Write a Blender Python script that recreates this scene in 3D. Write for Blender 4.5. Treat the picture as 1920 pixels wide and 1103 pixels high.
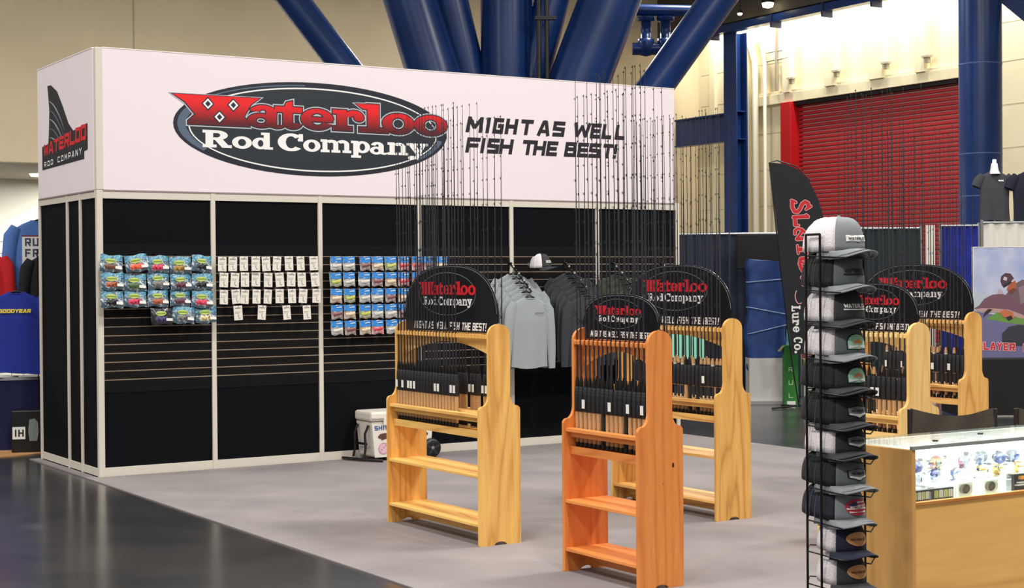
import bpy, math, random
from mathutils import Vector, Matrix
random.seed(11)
scene = bpy.context.scene
for o in list(bpy.data.objects):
    bpy.data.objects.remove(o)
COL = scene.collection
PI = math.pi

# ------------------------------------------------------------------ camera
cam_d = bpy.data.cameras.new('camera')
cam = bpy.data.objects.new('camera', cam_d)
COL.objects.link(cam)
F_PX, YAW, PIT, ROL = 2964.1, 0.5621, 0.0098, -0.0076
_fw = Vector((math.sin(YAW) * math.cos(PIT), math.cos(YAW) * math.cos(PIT), -math.sin(PIT)))
_rt = Vector((math.cos(YAW), -math.sin(YAW), 0))
_up = _rt.cross(_fw)
_r2 = _rt * math.cos(ROL) + _up * math.sin(ROL)
_u2 = _up * math.cos(ROL) - _rt * math.sin(ROL)
cam.matrix_world = Matrix(((_r2.x, _u2.x, -_fw.x, -4.1796), (_r2.y, _u2.y, -_fw.y, -13.2395),
                           (_r2.z, _u2.z, -_fw.z, 1.6717), (0, 0, 0, 1)))
cam_d.sensor_width = 36
cam_d.lens = F_PX * 36 / 1920
cam_d.clip_end = 300
scene.camera = cam

# ------------------------------------------------------------------ light
w = bpy.data.worlds.new('world')
scene.world = w
w.use_nodes = True
w.node_tree.nodes['Background'].inputs[0].default_value = (1.0, .95, .88, 1)
w.node_tree.nodes['Background'].inputs[1].default_value = 0.30
vs = scene.view_settings
vs.view_transform = 'Standard'
vs.look = 'None'
vs.exposure = 0.0
vs.gamma = 1
vs.use_curve_mapping = False


def area(name, loc, power, size, color=(1, .955, .90), rot=(0, 0, 0), shape='DISK', spread=PI):
    d = bpy.data.lights.new(name, 'AREA')
    d.energy = power
    d.shape = shape
    d.size = size
    d.color = color
    d.spread = spread
    o = bpy.data.objects.new(name, d)
    o.location = loc
    o.rotation_euler = rot
    COL.objects.link(o)
    return o


# unseen high bay lamps over the aisles, some added to brighten walls and column
for lx, ly, lp in ((-7, -12, 1150), (-1, -12, 1150), (6, -12, 1300), (-7, -6, 1000), (-1, -6, 800), (5, -6, 1100), (11, -6, 1200),
                   (-7, 2, 1300), (-13, -1, 1300), (11, 1, 900), (17, -4, 700), (15, 10, 900), (-2, 14, 1500), (7, 15, 1500), (15, 17, 900), (19, 11, 800)):
    area('high_bay_fill_light', (lx, ly, 9.5), lp * .42, 1.2)
# floods washing the dock wall
for ly in (21.4, 19.6, 17.9, 16.4, 14.7, 13.2, 11.0):
    area('wall_flood_light', (24.2, ly, 9.1), 85, .4, (1, .95, .82), (0, math.radians(-12), 0))
# downlights of the low lobby ceiling behind the hall
for lx in (2.2, 9.2):
    area('lobby_downlight', (lx, 26.5, 4.3), 620, 1.6, (1, .97, .9))


# ------------------------------------------------------------------ materials
def lin(c):
    out = []
    for x in c[:3]:
        x = x / 255.0
        out.append(x / 12.92 if x <= .04045 else ((x + .055) / 1.055) ** 2.4)
    return tuple(out) + (1,)


MATS = {}


def mat(name, rgb, rough=.5, metal=0, spec=.5, noise=None, bump=None, emit=None, alpha=None, trans=None, coords='Object', scale3=(1, 1, 1)):
    if name in MATS:
        return MATS[name]
    m = bpy.data.materials.new(name)
    m.use_nodes = True
    nt = m.node_tree
    b = nt.nodes['Principled BSDF']
    b.inputs['Base Color'].default_value = lin(rgb)
    b.inputs['Roughness'].default_value = rough
    b.inputs['Metallic'].default_value = metal
    b.inputs['Specular IOR Level'].default_value = spec
    if emit:
        b.inputs['Emission Color'].default_value = lin(emit[0])
        b.inputs['Emission Strength'].default_value = emit[1]
    if alpha is not None:
        b.inputs['Alpha'].default_value = alpha
    if trans is not None:
        b.inputs['Transmission Weight'].default_value = trans
    if noise or bump:
        tc = nt.nodes.new('ShaderNodeTexCoord')
        mp = nt.nodes.new('ShaderNodeMapping')
        mp.inputs['Scale'].default_value = scale3
        nt.links.new(tc.outputs[coords], mp.inputs['Vector'])
    if noise:
        sc, rgb2, lo, hi = noise
        n = nt.nodes.new('ShaderNodeTexNoise')
        n.inputs['Scale'].default_value = sc
        n.inputs['Detail'].default_value = 5
        r = nt.nodes.new('ShaderNodeValToRGB')
        r.color_ramp.elements[0].position = lo
        r.color_ramp.elements[1].position = hi
        r.color_ramp.elements[0].color = lin(rgb)
        r.color_ramp.elements[1].color = lin(rgb2)
        nt.links.new(mp.outputs[0], n.inputs['Vector'])
        nt.links.new(n.outputs['Fac'], r.inputs[0])
        nt.links.new(r.outputs[0], b.inputs['Base Color'])
    if bump:
        n2 = nt.nodes.new('ShaderNodeTexNoise')
        n2.inputs['Scale'].default_value = bump[0]
        n2.inputs['Detail'].default_value = 3
        bp = nt.nodes.new('ShaderNodeBump')
        bp.inputs['Strength'].default_value = bump[1]
        bp.inputs['Distance'].default_value = .01
        nt.links.new(mp.outputs[0], n2.inputs['Vector'])
        nt.links.new(n2.outputs['Fac'], bp.inputs['Height'])
        nt.links.new(bp.outputs[0], b.inputs['Normal'])
    MATS[name] = m
    return m


def wood(name, c1, c2, axis='z', seed=0.0, rough=.42, freq=1.0, fig=.6):
    """pine: long grain streaks plus cathedral figure along one axis"""
    if name in MATS:
        return MATS[name]
    m = bpy.data.materials.new(name)
    m.use_nodes = True
    nt = m.node_tree
    b = nt.nodes['Principled BSDF']
    tc = nt.nodes.new('ShaderNodeTexCoord')
    mp = nt.nodes.new('ShaderNodeMapping')
    s = {'z': (9, 9, .8), 'y': (9, .8, 9), 'x': (.8, 9, 9)}[axis]
    mp.inputs['Scale'].default_value = tuple(k * freq for k in s)
    mp.inputs['Location'].default_value = (seed, seed * 1.7, seed * .6)
    nt.links.new(tc.outputs['Object'], mp.inputs[0])
    wv = nt.nodes.new('ShaderNodeTexNoise')
    wv.inputs['Scale'].default_value = .55
    wv.inputs['Detail'].default_value = 1.5
    mu = nt.nodes.new('ShaderNodeMath')
    mu.operation = 'MULTIPLY'
    mu.inputs[1].default_value = 16
    fr = nt.nodes.new('ShaderNodeMath')
    fr.operation = 'PINGPONG'
    fr.inputs[1].default_value = 1
    nt.links.new(mp.outputs[0], wv.inputs['Vector'])
    nt.links.new(wv.outputs['Fac'], mu.inputs[0])
    nt.links.new(mu.outputs[0], fr.inputs[0])
    pw = nt.nodes.new('ShaderNodeMath')
    pw.operation = 'POWER'
    pw.inputs[1].default_value = 3.0
    nt.links.new(fr.outputs[0], pw.inputs[0])
    n2 = nt.nodes.new('ShaderNodeTexNoise')
    n2.inputs['Scale'].default_value = 6
    n2.inputs['Detail'].default_value = 4
    nt.links.new(mp.outputs[0], n2.inputs['Vector'])
    ad = nt.nodes.new('ShaderNodeMath')
    ad.operation = 'MULTIPLY_ADD'
    ad.inputs[1].default_value = fig
    nt.links.new(pw.outputs[0], ad.inputs[0])
    n3 = nt.nodes.new('ShaderNodeMath')
    n3.operation = 'MULTIPLY_ADD'
    n3.inputs[1].default_value = .9
    n3.inputs[2].default_value = -.3
    nt.links.new(n2.outputs['Fac'], n3.inputs[0])
    nt.links.new(n3.outputs[0], ad.inputs[2])
    r = nt.nodes.new('ShaderNodeValToRGB')
    r.color_ramp.elements[0].color = lin(c1)
    r.color_ramp.elements[1].color = lin(c2)
    nt.links.new(ad.outputs[0], r.inputs[0])
    nt.links.new(r.outputs[0], b.inputs['Base Color'])
    b.inputs['Roughness'].default_value = rough
    b.inputs['Specular IOR Level'].default_value = .35
    MATS[name] = m
    return m


def gradient(name, top, bot, rough=.4):
    m = bpy.data.materials.new(name)
    m.use_nodes = True
    nt = m.node_tree
    b = nt.nodes['Principled BSDF']
    tc = nt.nodes.new('ShaderNodeTexCoord')
    sx = nt.nodes.new('ShaderNodeSeparateXYZ')
    r = nt.nodes.new('ShaderNodeValToRGB')
    r.color_ramp.elements[0].position = .12
    r.color_ramp.elements[1].position = .75
    r.color_ramp.elements[0].color = lin(bot)
    r.color_ramp.elements[1].color = lin(top)
    nt.links.new(tc.outputs['Generated'], sx.inputs[0])
    nt.links.new(sx.outputs[2], r.inputs[0])
    nt.links.new(r.outputs[0], b.inputs['Base Color'])
    b.inputs['Roughness'].default_value = rough
    MATS[name] = m
    return m


# ------------------------------------------------------------------ mesh helpers
class MB:
    def __init__(self):
        self.v, self.f, self.s = [], [], []

    def add(self, pts, faces, smooth=False):
        n = len(self.v)
        self.v += [tuple(p) for p in pts]
        for f in faces:
            self.f.append([i + n for i in f])
            self.s.append(smooth)
        return self

    def box(self, x0, x1, y0, y1, z0, z1):
        p = [(x, y, z) for z in (z0, z1) for y in (y0, y1) for x in (x0, x1)]
        return self.add(p, [(0, 2, 3, 1), (4, 5, 7, 6), (0, 1, 5, 4), (2, 6, 7, 3), (0, 4, 6, 2), (1, 3, 7, 5)])

    def bar(self, a, b, wx, wy):
        """square bar between two points"""
        a, b = Vector(a), Vector(b)
        d = (b - a).normalized()
        ref = Vector((0, 0, 1)) if abs(d.z) < .9 else Vector((1, 0, 0))
        p = d.cross(ref).normalized()
        q = d.cross(p)
        pts = [c + p * sx * wx / 2 + q * sy * wy / 2 for c in (a, b) for sx, sy in ((-1, -1), (1, -1), (1, 1), (-1, 1))]
        return self.add(pts, [(3, 2, 1, 0), (4, 5, 6, 7), (0, 1, 5, 4), (1, 2, 6, 5), (2, 3, 7, 6), (3, 0, 4, 7)])

    def prism(self, poly, fn, a, b, smooth=False):
        """2D polygon extruded; fn(u, v, w) -> point, w runs a..b"""
        n = len(poly)
        pts = [fn(u, v, a) for u, v in poly] + [fn(u, v, b) for u, v in poly]
        fs = [tuple(range(n - 1, -1, -1)), tuple(range(n, 2 * n))]
        n0 = len(self.f)
        self.add(pts, fs)
        self.add(pts, [(i, (i + 1) % n, n + (i + 1) % n, n + i) for i in range(n)], smooth)
        return self

    def tube(self, path, r, n=8, caps=True, smooth=True):
        path = [Vector(p) for p in path]
        m = len(path)
        rs = r if isinstance(r, (list, tuple)) else [r] * m
        pts = []
        prev = None
        for i, p in enumerate(path):
            d = (path[min(i + 1, m - 1)] - path[max(i - 1, 0)]).normalized()
            if prev is None:
                ref = Vector((0, 0, 1)) if abs(d.z) < .9 else Vector((1, 0, 0))
                u = d.cross(ref).normalized()
            else:
                u = (prev - d * prev.dot(d)).normalized()
            prev = u
            v = d.cross(u)
            for k in range(n):
                a = 2 * PI * k / n
                pts.append(p + (u * math.cos(a) + v * math.sin(a)) * rs[i])
        fs = [(i * n + k, i * n + (k + 1) % n, (i + 1) * n + (k + 1) % n, (i + 1) * n + k) for i in range(m - 1) for k in range(n)]
        self.add(pts, fs, smooth)
        if caps:
            self.add(pts[:n], [tuple(range(n - 1, -1, -1))])
            self.add(pts[-n:], [tuple(range(n))])
        return self

    def lathe(self, prof, n=16, c=(0, 0, 0), smooth=True, axis='z'):
        pts = []
        for r, z in prof:
            for k in range(n):
                a = 2 * PI * k / n
                q = (r * math.cos(a), r * math.sin(a), z)
                if axis == 'y':
                    q = (q[0], q[2], -q[1])
                elif axis == 'x':
                    q = (q[2], q[0], q[1])
                pts.append((q[0] + c[0], q[1] + c[1], q[2] + c[2]))
        m = len(prof)
        fs = [(i * n + k, i * n + (k + 1) % n, (i + 1) * n + (k + 1) % n, (i + 1) * n + k) for i in range(m - 1) for k in range(n)]
        self.add(pts, fs, smooth)
        if prof[0][0] > 1e-5:
            self.add(pts[:n], [tuple(range(n - 1, -1, -1))])
        if prof[-1][0] > 1e-5:
            self.add(pts[-n:], [tuple(range(n))])
        return self

    def grid(self, fn, nu, nv, closed=False, smooth=True):
        pts = [fn(i / nu, j / nv) for j in range(nv + 1) for i in range(nu + (0 if closed else 1))]
        w_ = nu if closed else nu + 1
        fs = []
        for j in range(nv):
            for i in range(nu):
                i2 = (i + 1) % w_
                fs.append((j * w_ + i, j * w_ + i2, (j + 1) * w_ + i2, (j + 1) * w_ + i))
        return self.add(pts, fs, smooth)

    def build(self, name, material, parent=None, loc=None, bevel=0, solid=0, rot=None):
        me = bpy.data.meshes.new(name)
        me.from_pydata(self.v, [], self.f)
        me.polygons.foreach_set('use_smooth', self.s)
        me.update()
        o = bpy.data.objects.new(name, me)
        COL.objects.link(o)
        if material is not None:
            me.materials.append(material)
        if parent is not None:
            o.parent = parent
        if loc is not None:
            o.location = loc
        if rot is not None:
            o.rotation_euler = rot
        if bevel:
            md = o.modifiers.new('bevel', 'BEVEL')
            md.width = bevel
            md.segments = 2
            md.limit_method = 'ANGLE'
        if solid:
            md = o.modifiers.new('thick', 'SOLIDIFY')
            md.thickness = solid
        return o


def tag(o, label=None, cat=None, group=None, kind=None):
    if label:
        o['label'] = label
    if cat:
        o['category'] = cat
    if group:
        o['group'] = group
    if kind:
        o['kind'] = kind
    return o


def empty(name, loc=(0, 0, 0), rz=0, label=None, cat=None, group=None, kind=None, rot=None):
    o = bpy.data.objects.new(name, None)
    o.empty_display_size = .05
    COL.objects.link(o)
    o.location = loc
    o.rotation_euler = rot if rot else (0, 0, rz)
    return tag(o, label, cat, group, kind)


KIDS = {}


def copy_tree(o, parent=None):
    c = o.copy()
    COL.objects.link(c)
    c.parent = parent
    for ch in KIDS.setdefault(o.name, list(o.children)):
        copy_tree(ch, c)
    return c


ORD = ['first', 'second', 'third', 'fourth', 'fifth', 'sixth', 'seventh', 'eighth', 'ninth', 'tenth', 'eleventh', 'twelfth',
       'thirteenth', 'fourteenth', 'fifteenth', 'sixteenth', 'seventeenth', 'eighteenth', 'nineteenth', 'twentieth', 'twenty-first',
       'twenty-second', 'twenty-third', 'twenty-fourth', 'twenty-fifth', 'twenty-sixth', 'twenty-seventh', 'twenty-eighth', 'twenty-ninth', 'thirtieth']

# ------------------------------------------------------------------ lettering: glyphs as 2D pieces in a unit box
# ('r', x0, y0, x1, y1) rectangle; ('p', [pts]) polygon; ('e', cx, cy, rx, ry, tx, ty, a0, a1) ring sector; ('s', [pts], t) stroke (t in units of height)
SLAB = {
    'R': [('r', .1, 0, .34, 1), ('r', 0, .88, .5, 1), ('r', 0, 0, .46, .12), ('e', .48, .73, .38, .27, .24, .1, -90, 90), ('r', .3, .46, .5, .56), ('p', [(.4, .5), (.66, .5), (.88, .12), (1, .12), (1, 0), (.68, 0)])],
    'o': [('e', .5, .5, .5, .5, .27, .15, 0, 360)],
    'd': [('e', .4, .34, .4, .34, .24, .1, 0, 360), ('r', .58, 0, .84, 1), ('r', .45, .9, .84, 1), ('r', .58, 0, 1, .1)],
    'C': [('e', .52, .5, .52, .5, .29, .12, 42, 318), ('r', .84, .6, .98, .98), ('r', .8, .6, .98, .7)],
    'm': [('r', .06, 0, .2, 1), ('r', .42, 0, .56, .75), ('r', .79, 0, .93, .75), ('r', 0, 0, .27, .14), ('r', .36, 0, .63, .14), ('r', .73, 0, 1, .14), ('r', 0, .86, .2, 1), ('e', .35, .68, .21, .32, .14, .18, 0, 150), ('e', .72, .68, .21, .32, .14, .18, 0, 150)],
    'n': [('r', .1, 0, .32, 1), ('r', .66, 0, .88, .72), ('r', 0, 0, .44, .14), ('r', .54, 0, 1, .14), ('r', 0, .86, .32, 1), ('e', .56, .66, .32, .34, .22, .18, 0, 150)],
    'p': [('r', .12, 0, .36, 1), ('r', 0, 0, .5, .1), ('r', 0, .9, .36, 1), ('e', .6, .65, .4, .35, .23, .1, 0, 360)],
    'a': [('e', .36, .3, .36, .3, .2, .11, 0, 360), ('r', .52, .06, .78, .7), ('e', .42, .66, .37, .34, .24, .14, 0, 165), ('e', .82, .14, .2, .14, .12, .1, 180, 360)],
    'y': [('p', [(.08, .96), (.4, .96), (.64, .45), (.5, .22)]), ('p', [(.74, .96), (.9, .96), (.5, .02), (.36, .06)]), ('r', 0, .9, .5, 1), ('r', .6, .9, 1, 1), ('e', .24, .1, .18, .1, .17, .09, 0, 360)],
    't': [('p', [(.3, .16), (.3, .7), (.42, .95), (.6, 1), (.6, .16)]), ('r', 0, .62, .95, .78), ('e', .63, .22, .33, .22, .26, .14, 180, 350)],
    'e': [('e', .5, .5, .5, .5, .27, .15, 25, 335), ('r', .15, .42, .97, .57), ('e', .5, .5, .5, .5, .27, .15, 0, 30)],
    'r': [('r', .14, 0, .42, 1), ('r', 0, 0, .6, .15), ('r', 0, .85, .42, 1), ('e', .68, .62, .32, .38, .2, .22, 20, 165), ('e', .84, .66, .15, .15, .14, .14, 0, 360)],
    'l': [('r', .36, 0, .7, 1), ('p', [(0, 1), (.7, 1), (.7, .86), (.2, .86)]), ('r', .08, 0, 1, .13)],
    'u': [('r', .1, .25, .32, 1), ('r', .66, 0, .88, 1), ('r', 0, .86, .32, 1), ('r', .54, .86, .88, 1), ('r', .66, 0, 1, .14), ('e', .44, .34, .34, .34, .22, .18, 180, 340)],
    'L': [('r', .14, 0, .42, 1), ('r', 0, .88, .56, 1), ('r', 0, 0, .95, .12), ('r', .78, 0, .95, .34)],
    'W': [('p', [(0, 1), (1, 1), (.9, .8), (.81, .32), (.88, .07), (.88, 0), (.17, 0), (.17, .07), (.26, .32), (.13, .78)])],
    '.': [('e', .5, .5, .5, .5, .49, .49, 0, 360)],
}
T = .2
SANS = {
    'M': [('s', [(.09, 0), (.12, 1)], T), ('s', [(.14, .9), (.5, .3)], T), ('s', [(.86, .9), (.5, .3)], T), ('s', [(.91, 0), (.88, 1)], T)],
    'I': [('s', [(.5, 0), (.5, 1)], T)],
    'G': [('s', [(.95, .9), (.12, .9), (.12, .1), (.88, .1), (.88, .5), (.5, .5)], T)],
    'H': [('s', [(.12, 0), (.12, 1)], T), ('s', [(.88, 0), (.88, 1)], T), ('s', [(.12, .5), (.88, .5)], T)],
    'T': [('s', [(.5, 0), (.5, 1)], T), ('s', [(.02, .9), (.98, .9)], T)],
    'A': [('s', [(.08, 0), (.42, .95)], T), ('s', [(.92, 0), (.6, .95)], T), ('s', [(.4, .92), (.62, .92)], T), ('s', [(.22, .28), (.8, .28)], T * .8)],
    'S': [('s', [(.95, .9), (.12, .9), (.12, .52), (.88, .48), (.88, .1), (.05, .1)], T)],
    'W': [('s', [(.06, 1), (.24, .06)], T), ('s', [(.24, .06), (.5, .8)], T * .9), ('s', [(.5, .8), (.76, .06)], T * .9), ('s', [(.76, .06), (.94, 1)], T)],
    'E': [('s', [(.12, 0), (.12, 1)], T), ('s', [(.1, .9), (.98, .9)], T), ('s', [(.1, .5), (.9, .5)], T), ('s', [(.1, .1), (.98, .1)], T)],
    'L': [('s', [(.12, 0), (.12, 1)], T), ('s', [(.1, .1), (.98, .1)], T)],
    'F': [('s', [(.12, 0), (.12, 1)], T), ('s', [(.1, .9), (.98, .9)], T), ('s', [(.1, .48), (.88, .48)], T)],
    'B': [('s', [(.12, 0), (.12, 1)], T), ('s', [(.1, .9), (.84, .9), (.86, .52), (.1, .52)], T), ('s', [(.1, .1), (.9, .1), (.9, .5)], T)],
    '!': [('s', [(.5, .34), (.5, 1)], T), ('s', [(.5, 0), (.5, .18)], T)],
    'R': [('s', [(.12, 0), (.12, 1)], T), ('s', [(.1, .9), (.88, .9), (.88, .45), (.1, .45)], T), ('s', [(.55, .42), (.9, 0)], T)],
    'O': [('s', [(.12, .1), (.12, .9), (.88, .9), (.88, .1), (.02, .1)], T)],
    'D': [('s', [(.12, 0), (.12, 1)], T), ('s', [(.1, .9), (.75, .9), (.9, .7), (.9, .3), (.75, .1), (.1, .1)], T)],
    'C': [('s', [(.95, .9), (.12, .9), (.12, .1), (.95, .1)], T)],
    'P': [('s', [(.12, 0), (.12, 1)], T), ('s', [(.1, .9), (.88, .9), (.88, .42), (.1, .42)], T)],
    'N': [('s', [(.12, 0), (.12, 1)], T), ('s', [(.12, .95), (.88, .05)], T), ('s', [(.88, 0), (.88, 1)], T)],
    'U': [('s', [(.12, 1), (.12, .1), (.88, .1), (.88, 1)], T)],
    'Y': [('s', [(.06, 1), (.5, .5)], T), ('s', [(.94, 1), (.5, .5)], T), ('s', [(.5, .5), (.5, 0)], T)],
}


def offset_poly(p, g):
    if abs(g) < 1e-9:
        return p
    n = len(p)
    ar = sum(p[i][0] * p[(i + 1) % n][1] - p[(i + 1) % n][0] * p[i][1] for i in range(n))
    sg = 1 if ar > 0 else -1
    out = []
    for i in range(n):
        a, b, c = p[i - 1], p[i], p[(i + 1) % n]
        d1 = Vector((b[0] - a[0], b[1] - a[1])).normalized()
        d2 = Vector((c[0] - b[0], c[1] - b[1])).normalized()
        n1 = Vector((d1.y, -d1.x)) * sg
        n2 = Vector((d2.y, -d2.x)) * sg
        h = (n1 + n2)
        k = h.length_squared
        h = h * (2 / k) if k > .35 else (n1 + n2).normalized() * 2.0
        out.append((b[0] + h.x * g, b[1] + h.y * g))
    return out


def glyph(prims, x0, y0, x1, y1, g=0.0, shear=0.0, cut=0.0):
    """2D polygons of one letter mapped into a box; g grows the outline"""
    W_, H_ = x1 - x0, y1 - y0
    out = []
    for p in prims:
        if p[0] == 'r':
            q = [(p[1], p[2]), (p[3], p[2]), (p[3], p[4]), (p[1], p[4])]
            out.append(offset_poly([(x0 + a * W_, y0 + b * H_) for a, b in q], g))
        elif p[0] == 'p':
            out.append(offset_poly([(x0 + a * W_, y0 + b * H_) for a, b in p[1]], g))
        elif p[0] == 's':
            t = p[2] * H_ / 2
            pts = [(x0 + a * W_, y0 + b * H_) for a, b in p[1]]
            for i in range(len(pts) - 1):
                a, b = Vector(pts[i]), Vector(pts[i + 1])
                d = (b - a).normalized()
                # inner joints get square ends
                ea = t if i > 0 else 0
                eb = t if i < len(pts) - 2 else 0
                nn = Vector((-d.y, d.x)) * (t + g)
                a2, b2 = a - d * (ea + g), b + d * (eb + g)
                out.append([tuple(a2 - nn), tuple(b2 - nn), tuple(b2 + nn), tuple(a2 + nn)])
        else:
            _, cx, cy, rx, ry, tx, ty, a0, a1 = p
            cx, cy = x0 + cx * W_, y0 + cy * H_
            ro = (rx * W_ + g, ry * H_ + g)
            ri = (max(.0005, (rx - tx) * W_ - g), max(.0005, (ry - ty) * H_ - g))
            n = max(6, int((a1 - a0) / 15))
            for k in range(n):
                q = []
                for (rr, j) in ((ri, k), (ro, k), (ro, k + 1), (ri, k + 1)):
                    an = math.radians(a0 + (a1 - a0) * j / n)
                    q.append((cx + rr[0] * math.cos(an), cy + rr[1] * math.sin(an)))
                out.append(q)
    if shear:
        out = [[(a + (b - y0) * shear, b) for a, b in q] for q in out]
    return out


def word(txt, x, y, h, cw, gap, font, g=0.0, shear=0.0, widths=None):
    out = []
    for ch in txt:
        if ch == ' ':
            x += cw * .55
            continue
        k = cw * ({'I': .34, '!': .34, 'W': 1.25, 'M': 1.2, 'm': 1.5, '.': .25, 'l': .7, 'r': .85, 't': .8}.get(ch, 1.0))
        hh = h
        yy = y
        if font is SLAB:
            if ch in 'aeomnur':
                hh = h * .7
            elif ch in 'py':
                hh = h
                yy = y - h * .3
            elif ch == '.':
                hh = h * .2
        out += glyph(font[ch], x, yy, x + k, yy + hh, g, shear)
        x += k + gap
    return out, x


def decal(polys, fn, w_=0.0):
    m = MB()
    for i, q in enumerate(polys):      # pieces of one print never lie exactly in one plane
        m.add([fn(a, b, w_ + (i % 40) * 1e-5) for a, b in q], [tuple(range(len(q)))])
    return m


def ellipse(cx, cy, rx, ry, n=64):
    return [(cx + rx * math.cos(2 * PI * k / n), cy + ry * math.sin(2 * PI * k / n)) for k in range(n)]


def ring(cx, cy, rx, ry, t, n=64, a0=0, a1=360):
    out = []
    for k in range(n):
        q = []
        for dt, j in ((t, k), (0, k), (0, k + 1), (t, k + 1)):
            an = math.radians(a0 + (a1 - a0) * j / n)
            q.append((cx + (rx - dt) * math.cos(an), cy + (ry - dt) * math.sin(an)))
        out.append(q)
    return out


# the wordmark, each letter in its own box: origin at the oval's centre, oval half axes 1.37 x .43
W_BOX = [('W', -1.366, .003, -.571, .252), ('a', -.675, 0, -.33, .19), ('t', -.41, 0, -.14, .24), ('e', -.154, .004, .165, .184), ('r', .165, .008, .48, .188),
         ('l', .41, .004, .73, .254), ('o', .68, 0, 1.01, .182), ('o', 1.02, 0, 1.37, .182)]
R_BOX = [('R', -1.10, -.197, -.835, -.052), ('o', -.825, -.199, -.643, -.096), ('d', -.633, -.197, -.44, -.054), ('C', -.386, -.204, -.139, -.049), ('o', -.135, -.202, .03, -.097),
         ('m', .04, -.2, .345, -.09), ('p', .35, -.24, .54, -.091), ('a', .545, -.203, .722, -.092), ('n', .732, -.2, .945, -.091), ('y', .935, -.24, 1.16, -.09)]
SLOGAN = [('MIGHT AS WELL', 3.102, 3.245, [3.636, 3.848, 3.942, 4.082, 4.256, 4.465, 4.641, 4.895, 5.108, 5.254, 5.419], [3.815, 3.905, 4.05, 4.212, 4.395, 4.6, 4.78, 5.09, 5.225, 5.365, 5.53]),
          ('FISH THE BEST!', 2.904, 3.042, [3.629, 3.785, 3.871, 4.01, 4.275, 4.41, 4.566, 4.785, 4.945, 5.08, 5.255, 5.375], [3.775, 3.845, 4.0, 4.16, 4.41, 4.545, 4.69, 4.92, 5.065, 5.225, 5.375, 5.44])]


def wordmark(top=True, g=0.0, sx=1.0, sy=1.0, ox=0.0, oy=0.0):
    out = []
    for ch, a, b, c, d in (W_BOX if top else R_BOX):
        out += glyph(SLAB[ch], ox + a * sx, oy + b * sy, ox + c * sx, oy + d * sy, g)
    return out


# ------------------------------------------------------------------ palette
M_ALU = mat('brushed aluminium', (216, 210, 198), .4)
M_PANEL = mat('black fabric panel', (13, 15, 20), .9, spec=.1, bump=(400, .15))
M_SLAT = mat('black slat board', (16, 15, 16), .7, spec=.15)
M_WHITE = mat('white printed vinyl', (236, 226, 232), .5)
M_NAVY = mat('print navy black', (24, 30, 44), .45)
M_CHAR = mat('print charcoal', (34, 42, 51), .45)
M_STEELBLUE = mat('print steel blue', (86, 102, 122), .45)
M_PWHITE = mat('print white', (240, 240, 240), .5)
M_PRED = gradient('print red fade', (232, 26, 34), (96, 24, 32))
M_RED = mat('print red', (214, 30, 44), .5)
M_BLACK = mat('black plastic', (18, 18, 20), .4)
M_BLACKMATTE = mat('matte black', (16, 16, 18), .8)
M_WIRE = mat('black wire', (20, 20, 24), .35, .3)
M_CHROME = mat('chrome wire', (190, 192, 196), .25, .9)
M_BLUE = mat('blue steel paint', (26, 58, 118), .3, spec=.38, noise=(1.2, (21, 48, 102), .35, .65))
M_CREAM = mat('cream wall paint', (232, 222, 190), .7, noise=(.5, (224, 213, 180), .4, .6))
M_BEIGE = mat('beige wall paint', (214, 198, 166), .75, noise=(.35, (204, 188, 158), .4, .6))
M_DOORRED = mat('red roller door paint', (160, 26, 36), .45)
M_FRAMERED = mat('red frame paint', (180, 16, 22), .45)
M_DRAPE = mat('royal blue drape', (22, 34, 128), .8, noise=(6, (30, 44, 150), .4, .6))
M_DARKDRAPE = mat('dark slate drape', (30, 40, 58), .85)
M_CORK = mat('cork', (196, 156, 110), .75, noise=(180, (164, 122, 80), .5, .75))
M_GRAPH = mat('graphite blank', (46, 47, 56), .3)
M_TAG = mat('paper tag', (236, 236, 232), .7)
M_CARD = mat('white hook card', (232, 228, 218), .6, noise=(60, (214, 208, 196), .5, .75))
M_GREY = mat('heather grey knit', (150, 158, 160), .85, bump=(90, .2))
M_DKGREY = mat('charcoal knit', (48, 52, 58), .85, bump=(90, .2))
M_GLASS = mat('clear glass', (225, 245, 238), .02, trans=1.0, alpha=.35)

# ------------------------------------------------------------------ hall shell
fl = MB().box(-40, 45, -40, 45, -.2, 0).build('floor', mat('polished dark concrete', (46, 47, 49), .2, spec=.55, noise=(.9, (70, 68, 68), .35, .75), bump=(3, .02)))
tag(fl, 'dark polished concrete hall floor', 'floor', kind='structure')

cp = MB().prism([(-.106, 1.78), (-.016, 1.78), (-.016, -.018), (6.29, -.018), (6.29, -11.5), (-.106, -11.5)], lambda u, v, w_: (u, v, w_), 0.0, .008).build('carpet', mat('grey booth carpet', (134, 129, 130), .95, spec=.1, noise=(1.4, (150, 144, 143), .35, .7), bump=(320, .35)), bevel=.003)
tag(cp, 'grey carpet laid over the whole booth floor', 'carpet')

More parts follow.
